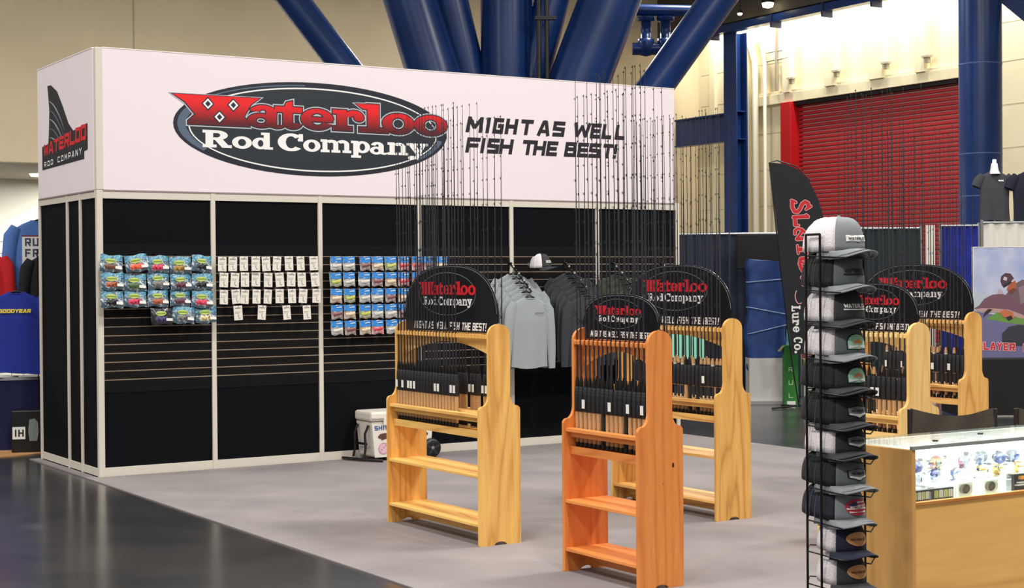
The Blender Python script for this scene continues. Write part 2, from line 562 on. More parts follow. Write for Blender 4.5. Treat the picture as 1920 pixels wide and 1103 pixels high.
# back wall: upper bulkhead and the low lobby ceiling behind it
wb = empty('wall_back', (0, 22.8, 0), label='beige upper hall wall above the lobby opening', cat='wall', kind='structure')
mb = MB()
mb.box(-40, 25.3, 0, .4, 4.38, 16)
mb.build('wall_face', M_BEIGE, wb)
MB().box(12, 25.3, -.02, .4, 0, 4.38).build('lower_wall', M_BEIGE, wb)
MB().box(8.1, 8.13, -.012, 0, 4.4, 16).build('joint', mat('joint grey', (170, 158, 134), .8), wb)
MB().box(-40, 12, .4, 6.2, 4.38, 4.6).build('lobby_ceiling', mat('lobby ceiling', (150, 140, 124), .8), wb)
MB().box(-40, 12, 6.2, 6.4, 0, 4.6).build('lobby_wall', mat('lobby white wall', (238, 236, 222), .8), wb)
for k, lx in enumerate((5.2, 6.9)):
    MB().lathe([(.16, -.06), (.2, 0)], 16, (lx, 1.6 + k * 2.2, 4.38)).build('downlight_lens', mat('lit lens', (255, 250, 240), .5, emit=((255, 250, 238), 8)), wb)

wr = empty('wall_right', (25, 0, 0), label='cream dock wall with pilasters behind the red door', cat='wall', kind='structure')
MB().box(0, .4, 18.98, 23.2, 0, 16).build('wall_face', M_CREAM, wr)
MB().box(0, .4, -16, 12.9, 0, 16).build('wall_face', M_CREAM, wr)
MB().box(0, .4, 12.9, 18.98, 6.34, 16).build('wall_face', M_CREAM, wr)
for y0, y1, dx in ((21.95, 22.2, .12), (21.3, 21.55, .1), (20.3, 20.6, .3), (18.72, 18.98, .22), (17.0, 17.38, .22), (15.27, 15.79, .22), (13.9, 14.22, .22)):
    MB().box(-dx, 0, y0, y1, 6.62 if y0 < 18.9 else 0, 8.6).build('pilaster', M_CREAM, wr, bevel=.01)
for z in (2.6, 3.6, 4.6, 5.6, 6.6, 7.5):
    MB().box(-.006, 0, 19.0, 22.7, z, z + .018).build('panel_joint', mat('joint cream', (196, 186, 156), .8), wr)
    MB().box(-.006, 0, 6.0, 12.9, z, z + .018).build('panel_joint', MATS['joint cream'], wr)
MB().box(-.16, 0, 12.5, 20.36, 6.36, 6.62).build('lintel', M_CREAM, wr, bevel=.01)
MB().box(-.12, 0, 12.5, 20.3, 6.62, 6.7).build('lintel_cap', M_CREAM, wr, bevel=.01)
# conduits and sprinkler piping on the dock wall
MB().tube([(-.25, 20.05, 0), (-.25, 20.05, 7.6), (-.25, 20.35, 8.35)], .09, 10).build('conduit', mat('white conduit', (240, 236, 218), .5), wr)
MB().tube([(-.3, 19.6, 0), (-.3, 19.6, 7.55), (-.3, 19.75, 8.1), (-.3, 20.0, 8.5)], .05, 8).build('conduit', MATS['white conduit'], wr)
MB().tube([(-.2, 19.22, 6.7), (-.2, 19.22, 8.4)], .05, 8).build('conduit', mat('grey conduit', (150, 140, 124), .6), wr)
MB().tube([(-.2, 19.65, 7.78), (-.2, 18.75, 7.78)], .02, 6).build('conduit', MATS['grey conduit'], wr)
MB().tube([(-.2, 19.65, 7.55), (-.2, 18.75, 7.55)], .025, 6).build('conduit', MATS['grey conduit'], wr)
for y in (18.6, 16.9, 15.15, 13.8):
    MB().box(-.3, -.16, y - .12, y + .12, 6.95, 7.0).box(-.26, -.16, y - .05, y + .05, 6.82, 6.95).build('sensor_box', mat('grey sensor box', (176, 168, 148), .6), wr)
MB().box(-1.5, -1.15, 8.0, 23.0, 8.52, 16).build('upper_shade_slab', mat('painted wall shade', (74, 70, 62), .9), wr)  # added dark slab, its colour stands for the unlit wall above the beam

# roller door
dr = empty('door_1', (25, 12.98, 0), label='red roller shutter door in the dock wall', cat='door', kind='structure')
slat_me = None
for k in range(56):
    z = .02 + k * .1125
    if slat_me is None:
        s = MB()
        s.prism([(0, 0), (-.05, .012), (-.055, .05), (-.05, .092), (0, .105)], lambda u, v, w_: (u, w_, v), 0, 5.65)
        so = s.build('slat', M_DOORRED, dr, loc=(.1, 0, z))
        slat_me = so
    else:
        c = slat_me.copy()
        COL.objects.link(c)
        c.location = (.1, 0, z)
MB().box(-.25, .2, 5.65, 6.05, 0, 6.36).build('jamb', M_FRAMERED, dr, bevel=.01)
MB().box(-.02, .15, -.4, .0, 0, 6.36).build('jamb', M_FRAMERED, dr, bevel=.01)
MB().box(-.1, .1, 0, 5.65, 6.26, 6.36).build('head_seal', M_BLACKMATTE, dr)

# blue steel: dock columns and beams
hc = empty('steel_column', (24, 20.03, 0), label='blue wide-flange steel column left of the red roller door', cat='column')
for x0, x1, y0, y1 in ((-.2, -.16, -.3, .22), (.16, .2, -.3, .22)):
    MB().box(x0, x1, y0, y1, 0, 8.3).build('flange', M_BLUE, hc)
MB().box(-.16, .16, -.06, -.02, 0, 8.3).build('web', M_BLUE, hc)
for z in (5.4, 6.15):
    MB().box(-.16, .16, -.28, .2, z, z + .03).build('stiffener', M_BLUE, hc)
bm = empty('steel_beam', (24, 0, 0), label='short blue steel beam running behind the booth to the column', cat='beam')
MB().box(-.14, .14, 20.26, 22.6, 6.12, 6.16).build('top_flange', M_BLUE, bm)
MB().box(-.14, .14, 20.26, 22.6, 5.38, 5.42).build('bottom_flange', M_BLUE, bm)
MB().box(-.02, .02, 20.26, 22.6, 5.42, 6.12).build('web', M_BLUE, bm)
bm = empty('steel_beam', (23.7, 0, 0), label='long blue steel beam running above the red roller door', cat='beam')
MB().box(-.15, .15, 7.9, 22.6, 8.3, 8.5).build('beam_web', M_BLUE, bm, bevel=.01)
for y in (20.5, 18.0, 16.1, 14.4, 12.9):
    MB().box(-.19, .16, y - .03, y + .03, 8.16, 8.53).build('bracket', mat('dark blue bracket', (18, 36, 84), .5), bm)

bc = empty('round_column', (19.37, 7.42, 0), label='thick round blue steel column beside the red roller door', cat='column')
MB().lathe([(.4, 0), (.4, 13)], 40).build('shaft', M_BLUE, bc)
for z in (3.15, 3.95, 5.65, 7.2):
    MB().lathe([(.403, z), (.405, z + .012), (.403, z + .024)], 40).build('weld_seam', mat('pale weld', (70, 98, 156), .4), bc)
for a, b in (((.3, -.2, 7.1), (1.5, -2.6, 4.6)), ((.3, -.2, 7.2), (1.6, -3.2, 7.9))):
    MB().bar(a, b, .2, .34).build('brace', M_BLUE, bc)
MB().box(-.1, .16, -.62, -.38, 7.05, 7.4).build('speaker_box', mat('white enclosure', (235, 232, 224), .5), bc, bevel=.02)

# branching tube column behind the booth
tc_ = empty('branching_column', (9.75, 8.8, 0), label='branching cluster of thick blue steel tubes rising behind the booth', cat='column')
MB().lathe([(.75, 0), (.7, 1.9)], 36).build('trunk', M_BLUE, tc_)


def branch(p6, p5, r, up=1.55, z0=1.7):
    a, b = Vector(p6) - Vector((9.75, 8.8, 0)), Vector(p5) - Vector((9.75, 8.8, 0))
    d = a - b
    lo = b - d * ((b.z - z0) / d.z)
    hi = b + d * up * 3
    return MB().tube([lo, hi], r, 36).build('branch_tube', M_BLUE, tc_)


branch((6.69, 10.69, 6.28), (7.38, 10.25, 5.20), .25)
o = branch((8.32, 9.67, 6.27), (8.61, 9.47, 5.10), .44)
branch((8.98, 9.5, 6.26), (9.25, 9.4, 5.05), .30)
branch((9.76, 9.0, 6.25), (9.76, 9.0, 5.0), .43)
branch((11.10, 7.94, 6.24), (10.66, 8.19, 4.92), .5)
branch((12.59, 6.98, 6.23), (11.71, 7.52, 4.81), .29)
branch((10.45, 8.7, 6.23), (10.1, 8.9, 4.81), .3)
for dx in (0, .13):
    MB().tube([(.18 + dx * .85, -.52 - dx * .53, 2.0), (.18 + dx * .85, -.52 - dx * .53, 11)], .04, 8).build('drain_pipe', M_BLACK, tc_)
MB().bar((.12, -.5, 5.9), (.42, -.68, 5.9), .1, .06).build('pipe_clamp', M_BLACK, tc_)

pv = empty('sprinkler_pipe', (14.1, 10.8, 6.0), label='blue sprinkler pipe with two flanged elbows above the booth', cat='pipe')
MB().tube([(-.9, .56, .78), (.9, -.58, .72)], .11, 16).build('main_pipe', M_BLUE, pv)
for k in range(2):
    x, y = -.06 + k * .31, .04 - k * .2
    MB().lathe([(.17, .62), (.17, .54), (.1, .54), (.1, .2), (.16, .2), (.16, .12), (.16, .0), (.12, -.1), (0, -.13)], 18, (x, y, 0)).build('elbow', M_BLUE, pv)
    MB().tube([(x, y, .02), (x - .22, y + .14, .02)], .12, 14).build('outlet', M_BLUE, pv)

# visible flood lamps
for k, (x, y, z) in enumerate(((23.2, 17.75, 8.72), (23.2, 18.85, 8.62))):
    t = empty('flood_lamp', (x, y, z), label=('bright round flood lamp above the red door' if k == 0 else 'small flood lamp on a bracket above the steel beam'), cat='lamp')
    r = .17 if k == 0 else .07
    MB().lathe([(.02, r * 1.4), (r * .8, r), (r, .0)], 18).build('reflector', M_BLACK, t)
    MB().lathe([(r * .9, 0), (r * .75, -r * .55), (0, -r * .8)], 18).build('lens', mat('lamp lens', (255, 246, 225), .4, emit=((255, 240, 205), 14)), t)
    MB().tube([(0, 0, r), (0, 0, r + .5)], .015, 6).build('stem', M_BLACK, t)

# ------------------------------------------------------------------ the booth
L, DS = 6.233, 1.723
wf = empty('wall_front', (0, 0, 0), label='long black slatwall booth front with aluminium posts', cat='wall', kind='structure')
post = None
for i in range(1, 7):
    x = L * i / 6
    MB().box(x - .021, x + .021, -.012, .03, 0, 2.455).build('post', M_ALU, wf, bevel=.003)
MB().box(-.004, .048, -.012, .04, 0, 2.455).build('corner_post', M_ALU, wf, bevel=.004)
M_GROOVE = mat('groove insert', (150, 134, 118), .5, .2)
M_BORDER = mat('slatwall border', (19, 19, 21), .8, spec=.12)
slat_src = {}
for i in range(6):
    x0 = L * i / 6 + (.048 if i == 0 else .021)
    x1 = L * (i + 1) / 6 - .021
    MB().box(x0, x1, -.008, .03, 2.38, 2.453).build('top_rail', M_ALU, wf, bevel=.002)
    MB().box(x0, x1, -.008, .03, 0, .083).build('bottom_rail', M_ALU, wf, bevel=.002)
    MB().box(x0, x1, .008, .03, .083, .72).build('lower_panel', M_PANEL, wf)
    MB().box(x0, x1, .008, .03, 1.99, 2.38).build('upper_panel', M_PANEL, wf)
    MB().box(x0, x1, .022, .03, .72, 1.99).build('slat_backing', M_BLACKMATTE, wf)
    MB().box(x0, x1, .004, .022, .72, .826).build('border_slat', M_BORDER, wf)
    MB().box(x0, x1, .004, .022, 1.893, 1.99).build('border_slat', M_BORDER, wf)
    for k in range(14):
        z = .829 + k * .0756
        if k == 0:
            so = MB().box(x0, x1, .004, .022, z + .007, z + .0715).build('slat', M_SLAT, wf)
        else:
            c = so.copy()
            COL.objects.link(c)
            c.location.z = k * .0756
    for k in range(15):
        z = .829 + k * .0756
        if k == 0:
            go = MB().box(x0, x1, .0055, .016, z - .003, z + .005).build('groove_insert', M_GROOVE, wf)
        else:
            c = go.copy()
            COL.objects.link(c)
            c.location.z = k * .0756

wl = empty('wall_left', (0, 0, 0), label='narrow black booth end wall with three panels', cat='wall', kind='structure')
ys = [.0, .46, .845, DS]
for y in ys[1:]:
    MB().box(-.01, .03, y - .022, y + .022, 0, 2.455).build('post', M_ALU, wl, bevel=.003)
for a, b in ((.04, .438), (.482, .823), (.867, DS - .022)):
    MB().box(-.006, .03, a, b, 2.385, 2.453).build('top_rail', M_ALU, wl, bevel=.002)
    MB().box(-.006, .03, a, b, .012, .078).build('bottom_rail', M_ALU, wl, bevel=.002)
    MB().box(.006, .03, a, b, .078, 2.385).build('side_panel', M_PANEL, wl)
# rear and far end walls close the booth
MB().box(.05, L, DS - .03, DS, 0, 2.455).build('rear_panel', M_PANEL, wl)
MB().box(L - .01, L + .02, .04, DS - .03, 0, 2.455).build('end_panel', M_PANEL, wl)

# header fascia
hd = empty('header_sign', (0, 0, 2.455), label='white printed fascia with oval logo above the slatwall', cat='sign')
HZ = 1.205
MB().box(.055, 6.195, -.012, .02, 0, HZ).build('front_panel', M_WHITE, hd)
MB().box(-.012, .02, .045, DS, 0, HZ).build('end_panel', M_WHITE, hd)
MB().box(.02, 6.195, DS - .03, DS, 0, HZ).build('rear_panel', M_WHITE, hd)
MB().box(6.165, 6.195, .02, DS - .03, 0, HZ).build('end_panel', M_WHITE, hd)
MB().box(-.006, .055, -.016, .045, 0, HZ + .004).build('corner_post', M_ALU, hd, bevel=.004)
MB().box(.055, 6.197, -.016, .02, HZ, HZ + .008).build('top_trim', mat('bright trim', (248, 240, 236), .4), hd)
MB().box(-.016, .02, .045, DS, HZ, HZ + .008).build('top_trim', MATS['bright trim'], hd)
MB().box(.055, 6.195, -.014, -.005, -.012, -.001).build('lower_trim', mat('mauve trim', (150, 136, 140), .5), hd)  # mauve strip along the lower edge of the fascia
MB().box(-.014, -.005, .045, DS, -.012, -.001).build('lower_trim', MATS['mauve trim'], hd)


def hfn(a, b, w_):
    return (2.049 + a, -.0125 - w_, 3.051 - 2.455 + b)


lo = decal([ellipse(0, 0, 1.372, .428)], hfn, .001).build('logo_oval', M_NAVY, hd)
decal(ring(0, 0, 1.335, .406, .075, 70, 150, 215), hfn, .0016).build('oval_band', M_STEELBLUE, lo)
decal(ring(0, 0, 1.335, .406, .06, 40, -38, -8), hfn, .0016).build('oval_band', M_STEELBLUE, lo)
decal(ring(0, 0, 1.33, .402, .012, 70, 95, 185), hfn, .0018).build('oval_band', M_STEELBLUE, lo)
decal([ellipse(.015, -.005, 1.265, .388)], hfn, .0020).build('inner_oval', M_CHAR, lo)
decal(ring(.015, -.005, 1.25, .383, .013, 90), hfn, .0024).build('white_ring', M_PWHITE, lo)
lw = decal(wordmark(True, .026), hfn, .003).build('logo_word_halo', mat('print silver', (186, 190, 198), .4), hd)
decal(wordmark(True, .016), hfn, .0036).build('halo_line', M_NAVY, lw)
lr = decal(wordmark(True, .006), hfn, .0042).build('logo_word', M_PRED, hd)
for cx, cz in ((-1.366 + .395 * .795, .003 + .72 * .249), (-1.366 + .695 * .795, .003 + .72 * .249), (-1.366 + .53 * .795, .003 + .27 * .249)):
    decal([[(cx - .062, cz), (cx, cz - .062), (cx + .062, cz), (cx, cz + .062)]], hfn, .0050).build('diamond_outline', M_NAVY, lr)
    decal([[(cx - .047, cz), (cx, cz - .047), (cx + .047, cz), (cx, cz + .047)]], hfn, .0055).build('diamond_edge', M_PWHITE, lr)
    decal([[(cx - .026, cz), (cx, cz - .027), (cx + .026, cz), (cx, cz + .027)]], hfn, .006).build('diamond', M_CHAR, lr)
for ch, a_, b_, c_, d_ in R_BOX:
    decal(glyph(SLAB[ch], a_, b_, c_, d_, .004), hfn, .0036).build('letter', M_PWHITE, hd)
for txt, z0, z1, xs0, xs1 in SLOGAN:
    for ch, a, b in zip(txt.replace(' ', ''), xs0, xs1):
        decal(glyph(SANS[ch], a - 2.049, z0 - 3.051, b - 2.049, z1 - 3.051, .006, .2), hfn, .001).build('letter', mat('print black', (26, 24, 34), .5), hd)


def sfn(a, b, w_):           # end wall: a runs from the rear edge towards the corner
    return (-.0125 - w_, DS - a, b - 2.455)


fin = [(.335, 3.48), (.45, 3.475), (.64, 3.40), (.82, 3.24), (.98, 3.08), (1.18, 2.97), (1.25, 2.95), (1.12, 2.90), (.95, 2.95), (.60, 2.88), (.33, 2.86), (.37, 3.05), (.39, 3.25)]
fo = decal([fin], sfn, .001).build('fin_logo', M_NAVY, hd)
for k in range(6):
    a0, z0 = .36 + .005 * k, 3.34 - k * .085
    p = []
    for t in range(7):
        q = t / 6
        p.append((a0 + q * (.5 - k * .01), z0 - .26 * q * q - .05 * q + (0.02 * k * q)))
    pl = p + [(x - .006, z - .02 * (1 - abs(2 * (i / 6) - 1))) for i, (x, z) in reversed(list(enumerate(p)))]
    decal([pl], sfn, .0016).build('fin_ray', M_STEELBLUE if k % 2 else mat('print pale blue', (150, 164, 178), .5), fo)
decal([[(.15, 2.93), (1.53, 3.035), (1.53, 2.81), (1.43, 2.80), (1.43, 2.735), (.15, 2.715)]], sfn, .0022).build('badge', M_NAVY, hd)
pol = []
for k, ch in enumerate('WATERLOO'):
    a = .20 + k * .163
    z = 2.845 + .008 * k
    decal(glyph(SANS[ch], a, z, a + .145, z + .10 + .004 * k, .004, .1), sfn, .003).build('letter', M_RED, hd)
pol = []
for k, ch in enumerate('ROD COMPANY'):
    if ch != ' ':
        a = .21 + k * .108
        decal(glyph(SANS[ch], a, 2.738 + .004 * k, a + .075, 2.785 + .005 * k, 0, .1), sfn, .003).build('letter', M_PWHITE, hd)

# ------------------------------------------------------------------ peg goods on the slatwall
PEG = {}


def peg_hook(x, z, ln):
    key = round(ln, 2)
    if key not in PEG:
        m = MB().tube([(0, 0, 0), (0, -ln, 0), (0, -ln - .012, .014)], .0028, 5)
        m.box(-.012, .012, 0, .006, -.012, .03)
        PEG[key] = m.build('peg_hook', M_CHROME, wf, loc=(x, .004, z))
        return
    c = PEG[key].copy()
    COL.objects.link(c)
    c.location = (x, .004, z)


BAGBLUE = mat('clear poly bag', (74, 104, 124), .12, spec=1.0, noise=(34, (226, 236, 240), .5, .66), bump=(34, 1.0))  # pale noise paints glints into the bag colour
BAGTEAL = mat('teal bag header', (38, 122, 154), .25, spec=.8, noise=(24, (96, 184, 204), .5, .7), bump=(34, .8))
BAGBLACK = mat('black poly bag', (30, 32, 40), .2, spec=.8, noise=(18, (120, 130, 150), .55, .75), bump=(25, .5))


def pillow(w_, h, t, seed, sag=0.0):
    rnd = random.Random(seed)
    ph = [rnd.uniform(0, 6.3) for _ in range(6)]

    def fn(sgn):
        def f(u, v):
            x, z = (u - .5) * w_, -v * h
            e = (max(0, 4 * u * (1 - u)) ** .5) * (max(0, 4 * v * (1 - v)) ** .4)
            y = sgn * t / 2 * e * (.45 + .75 * v) + .004 * math.sin(9 * u + ph[0]) * math.sin(7 * v + ph[1])
            x *= 1 + .03 * math.sin(3 * v + ph[2])
            z += .006 * math.sin(8 * u + ph[3]) * (v if v > .5 else .4)
            return (x, y, z)
        return f
    return MB().grid(fn(-1), 10, 8).grid(fn(1), 10, 8)


BAIT = {'brown': (110, 70, 50), 'orange': (236, 96, 62), 'pink': (214, 60, 92), 'gold': (170, 130, 60), 'black': (40, 42, 46), 'green': (70, 96, 50), 'grey': (120, 120, 116),
        'rust': (170, 92, 62), 'plum': (96, 50, 66), 'cream': (222, 208, 160), 'violet': (70, 60, 110)}
ROWS = [('top', 1.885, ['brown', 'orange', 'pink', 'gold', 'black'], .02), ('second', 1.735, ['rust', 'green', 'grey', 'plum', 'black'], .02),
        ('third', 1.59, ['black', 'pink', 'rust', 'plum', 'pink'], .02), ('bottom', 1.44, ['violet', 'grey', 'cream'], .44)]
sd = 0
for rn, z, cols, xs in ROWS:
    for k, cn in enumerate(cols):
        sd += 1
        x = (.13 if len(cols) == 5 else .56) + k * (.2 if len(cols) == 5 else .2)
        x -= .04
        rnd = random.Random(sd)
        lab = ('teal lure bag with %s baits, %s from the left in the %s bag row' % (cn, ORD[k], rn)) if cn != 'violet' else 'black lure bag with violet baits, first in the bottom bag row'
        t = empty('lure_bag', (x, -.10 - .02 * rnd.random(), z + rnd.uniform(-.008, .012)), label=lab, cat='lure bag', group='bagged soft lures on the first slatwall panel',
                  rot=(math.radians(-6), math.radians(rnd.uniform(-9, 9) if rn == 'top' else rnd.uniform(-4, 4)), math.radians(rnd.uniform(-8, 8))))
        pillow(.192, .145, .05, sd).build('bag', BAGBLACK if cn == 'violet' else BAGBLUE, t)
        if cn != 'violet':
            MB().grid(lambda u, v: (-.092 + u * .184, -.006 - .016 * math.sin(PI * u) ** .6 * v, .001 - v * .052 + .006 * math.sin(8 * u + sd)), 8, 3).build('bag_header', BAGTEAL, t)
        bc_ = mat('bait ' + cn, BAIT[cn], .45)

        def cfn(u, v, rnd=rnd):
            return (-.06 + u * .1 + .01 * math.sin(9 * v), -.022 - .012 * math.sin(PI * u) * math.sin(PI * v), -.122 + v * .045 + .006 * math.sin(17 * u + sd) + .004 * math.sin(31 * u))
        MB().grid(cfn, 8, 4).build('baits', bc_, t)
        decal([ellipse(-.012, -.05, .048, .02, 20)], lambda a, b, w_: (a, -.023 - w_, b), .0).build('label', mat('lime label', (196, 214, 110), .4), t)
        decal([[(-.055, -.056), (.028, -.056), (.028, -.044), (-.055, -.044)]], lambda a, b, w_: (a + .002, -.0245 - w_, b), .0).build('label_text', mat('label text green', (120, 150, 70), .5), t)
        decal([[(.03, -.115), (.085, -.118), (.085, -.095), (.03, -.092)]], lambda a, b, w_: (a, -.031 - w_, b), 0).build('price_tag', M_TAG, t)
        peg_hook(x, z - .01, .14)

CARD = None
for ri, (rn, z, xs) in enumerate((('top', 1.885, [1.08, 1.18, 1.28, 1.39, 1.49, 1.60, 1.715, 1.83, 1.96]), ('second', 1.742, [1.09, 1.195, 1.29, 1.40, 1.515, 1.615, 1.735, 1.84, 1.965]),
                                  ('third', 1.592, [1.09, 1.20, 1.29, 1.40, 1.51, 1.62, 1.74, 1.86, 1.99]), ('bottom', 1.445, [1.215, 1.45, 1.68, 1.88]))):
    for k, x in enumerate(xs):
        rnd = random.Random(90 + ri * 20 + k)
        x = x + .012
        lab = 'white hook card, %s from the left in the %s card row' % (ORD[k], rn)
        if CARD is None:
            t = empty('hook_card', (0, 0, 0), label=lab, cat='hook card', group='carded hooks on the second slatwall panel')
            MB().box(-.04, .04, -.004, .0, -.128, 0).build('card', M_CARD, t, bevel=.002)
            decal([[(-.028, -.026), (.028, -.026), (.028, -.016), (-.028, -.016)]], lambda a, b, w_: (a, -.0045, b)).build('heading', mat('card print grey', (158, 152, 144), .6), t)
            decal([[(-.03, -.07), (.012, -.07), (.012, -.064), (-.03, -.064)], [(-.03, -.058), (.02, -.058), (.02, -.052), (-.03, -.052)]], lambda a, b, w_: (a, -.0045, b)).build('small_print', mat('card print pale', (176, 170, 160), .6), t)
            MB().tube([(.0, -.007, -.075), (.0, -.007, -.1), (.008, -.007, -.112), (.018, -.007, -.106)], .0015, 5).build('hook', mat('dark hook wire', (84, 80, 76), .3, .7), t)
            CARD = t
        else:
            t = copy_tree(CARD)
            t['label'] = lab
        t.location = (x, -.075 - .02 * rnd.random(), z + rnd.uniform(-.004, .004))
        t.rotation_euler = (math.radians(-2), math.radians(rnd.uniform(-5, 5)), math.radians(rnd.uniform(-8, 8)))
        peg_hook(x, z - .012, .11)

PK = {}
PKB = mat('blue pack header', (48, 128, 206), .3, noise=(40, (96, 170, 232), .5, .75))
for ri, (rn, z, n) in enumerate((('top', 1.885, 9), ('second', 1.738, 7), ('third', 1.588, 6), ('fourth', 1.44, 6), ('bottom', 1.293, 6))):
    for k in range(n):
        x = 2.185 + k * .138 + random.Random(ri * 31 + k).uniform(-.006, .006) + (.016 if k > 1 else 0)
        red = (ri < 2 and k in (5, 6)) or (ri == 4 and k == 3)
        var = 'pink' if red else ['silver', 'amber', 'silver', 'olive', 'plum'][(k * 2 + ri * 3) % 5]
        lab = 'blue-topped lure pack, %s from the left in the %s pack row' % (ORD[k], rn)
        if var not in PK:
            t = empty('lure_pack', (0, 0, 0), label=lab, cat='lure pack', group='blue lure packs on the third slatwall panel')
            pillow(.118, .128, .035, 300 + len(PK)).build('pouch', mat('pouch ' + var, {'pink': (206, 120, 126), 'silver': (170, 172, 174), 'amber': (182, 158, 134), 'olive': (150, 158, 110), 'plum': (156, 128, 130)}[var], .2, spec=.8, noise=(28, (224, 224, 220), .45, .7), bump=(30, .5)), t)
            MB().grid(lambda u, v: (-.058 + u * .116, -.010 - .007 * math.sin(PI * u) * v, -.002 - v * .056 + .003 * math.sin(9 * u)), 8, 3).build('header_card', PKB, t)
            decal([[(-.01, -.03), (.045, -.026), (.045, -.016), (-.01, -.02)]], lambda a, b, w_: (a, -.0185, b)).build('brand_print', mat('pack print pale', (190, 220, 244), .4), t)
            MB().grid(lambda u, v: (-.045 + u * .09, -.0195 - .004 * math.sin(PI * v), -.1 + v * .024 + .012 * u * u), 8, 3).build('bait', mat('pack bait ' + var, {'pink': (200, 50, 66), 'silver': (214, 210, 200), 'amber': (224, 206, 176), 'olive': (190, 196, 90), 'plum': (120, 70, 72)}[var], .4), t)
            PK[var] = t
        else:
            t = copy_tree(PK[var])
            t['label'] = lab
        t.location = (x, -.10, z)
        t.rotation_euler = (math.radians(-4), math.radians(random.Random(k * 7 + ri).uniform(-3, 3)), math.radians(random.Random(k + ri * 9).uniform(-6, 6)))
        peg_hook(x, z - .012, .13)

# ------------------------------------------------------------------ fishing rods (one model per kind, copied)
ROD_KIND = {}


def rod_model(kind, length, grip, seat, blank=M_GRAPH, split=False):
    """upright rod, butt at z = 0"""
    t = empty('fishing_rod', (0, 0, 0), label='rod', cat='fishing rod')
    MB().lathe([(.0, 0), (.013, .002), (.0135, .02), (.012, .032)], 8).build('butt_cap', M_BLACK, t)
    if split:
        MB().lathe([(.012, .032), (.0125, .10), (.011, .12)], 8).build('butt_grip', grip, t)
        MB().lathe([(.0085, .12), (.0085, .20)], 8).build('handle_blank', blank, t)
        MB().lathe([(.012, .20), (.0125, .26), (.012, .28)], 8).build('rear_grip', grip, t)
    else:
        MB().lathe([(.012, .032), (.0135, .10), (.0125, .20), (.0115, .222)], 8).build('butt_grip', grip, t)
        MB().lathe([(.0105, .222), (.012, .24), (.012, .28)], 8).build('winding_check', M_BLACK, t)
    MB().lathe([(.011, .28), (.0125, .29), (.0105, .305), (.0105, .335), (.012, .34), (.012, .355)], 8).build('reel_seat', seat, t)
    MB().lathe([(.0115, .355), (.012, .37), (.007, .40)], 8).build('fore_grip', grip if split else M_BLACK, t)
    MB().tube([(0, 0, .4), (0, 0, length * .6), (0, 0, length)], [.0052, .0028, .0014], 6).build('rod_blank', blank, t)
    g = MB()
    for q, rr in ((.36, .013), (.46, .010), (.55, .008), (.64, .0065), (.72, .006), (.80, .005), (.87, .0045), (.94, .004), (.995, .0035)):
        z = length * q
        g.add([(-.004 - rr - rr * math.cos(2 * PI * j / 7), .0, z + rr * math.sin(2 * PI * j / 7)) for j in range(7)] +
              [(-.004 - rr - rr * .7 * math.cos(2 * PI * j / 7), .0, z + rr * .7 * math.sin(2 * PI * j / 7)) for j in range(7)],
              [(j, (j + 1) % 7, 7 + (j + 1) % 7, 7 + j) for j in range(7)])
        g.tube([(-.002, 0, z - rr * 1.2), (-.005, 0, z), (-.002, 0, z + rr * 1.2)], .002, 5)
    tag(g.build('line_guides', mat('guide steel', (70, 72, 78), .3, .6), t), kind='stuff')
    ROD_KIND[kind] = t
    return t


M_EVA = mat('black foam grip', (26, 26, 28), .7)
M_SLEEVE = mat('black neoprene sleeve', (28, 29, 33), .55, bump=(60, .4))
rod_model('cork7', 2.10, M_CORK, M_BLACK)
rod_model('cork66', 1.99, M_CORK, M_BLACK)
rod_model('split7', 2.12, M_CORK, M_BLACK, split=True)
rod_model('foam6', 1.62, M_EVA, M_BLACK)
rod_model('foam7', 2.08, M_EVA, M_BLACK)
rod_model('white7', 2.06, M_CORK, mat('pale reel seat', (214, 212, 206), .4), split=True)
ROD_USED = set()


def place_rod(kind, parent_m, x, y, z, tilt, label, group, sleeve=True, price=False, rnd=random):
    if kind in ROD_USED:
        t = copy_tree(ROD_KIND[kind])
    else:
        ROD_USED.add(kind)
        KIDS.setdefault(ROD_KIND[kind].name, list(ROD_KIND[kind].children))
        t = ROD_KIND[kind]
    t.location = (parent_m[0] + x, parent_m[1] + y, z)
    t.rotation_euler = (math.radians(rnd.uniform(-.4, .4)), math.radians(tilt + rnd.uniform(-.25, .25)), 0)
    t['label'] = label
    t['group'] = group
    if sleeve:
        place_sleeve(t, rnd, price)
    return t


SLV = {}


def place_sleeve(t, rnd, price):
    if 's' not in SLV:
        SLV['s'] = MB().lathe([(.015, .205), (.019, .225), (.0185, .30), (.016, .335), (.013, .345)], 8).build('neoprene_sleeve', M_SLEEVE, t)
        SLV['p'] = MB().box(-.0205, -.0195, -.014, .014, .225, .275).build('price_tag', M_TAG, t)
        SLV['p'].parent = t
        if not price:
            SLV['p'].hide_render = False
        return
    c = SLV['s'].copy()
    COL.objects.link(c)
    c.parent = t
    if price:
        c = SLV['p'].copy()
        COL.objects.link(c)
        c.parent = t


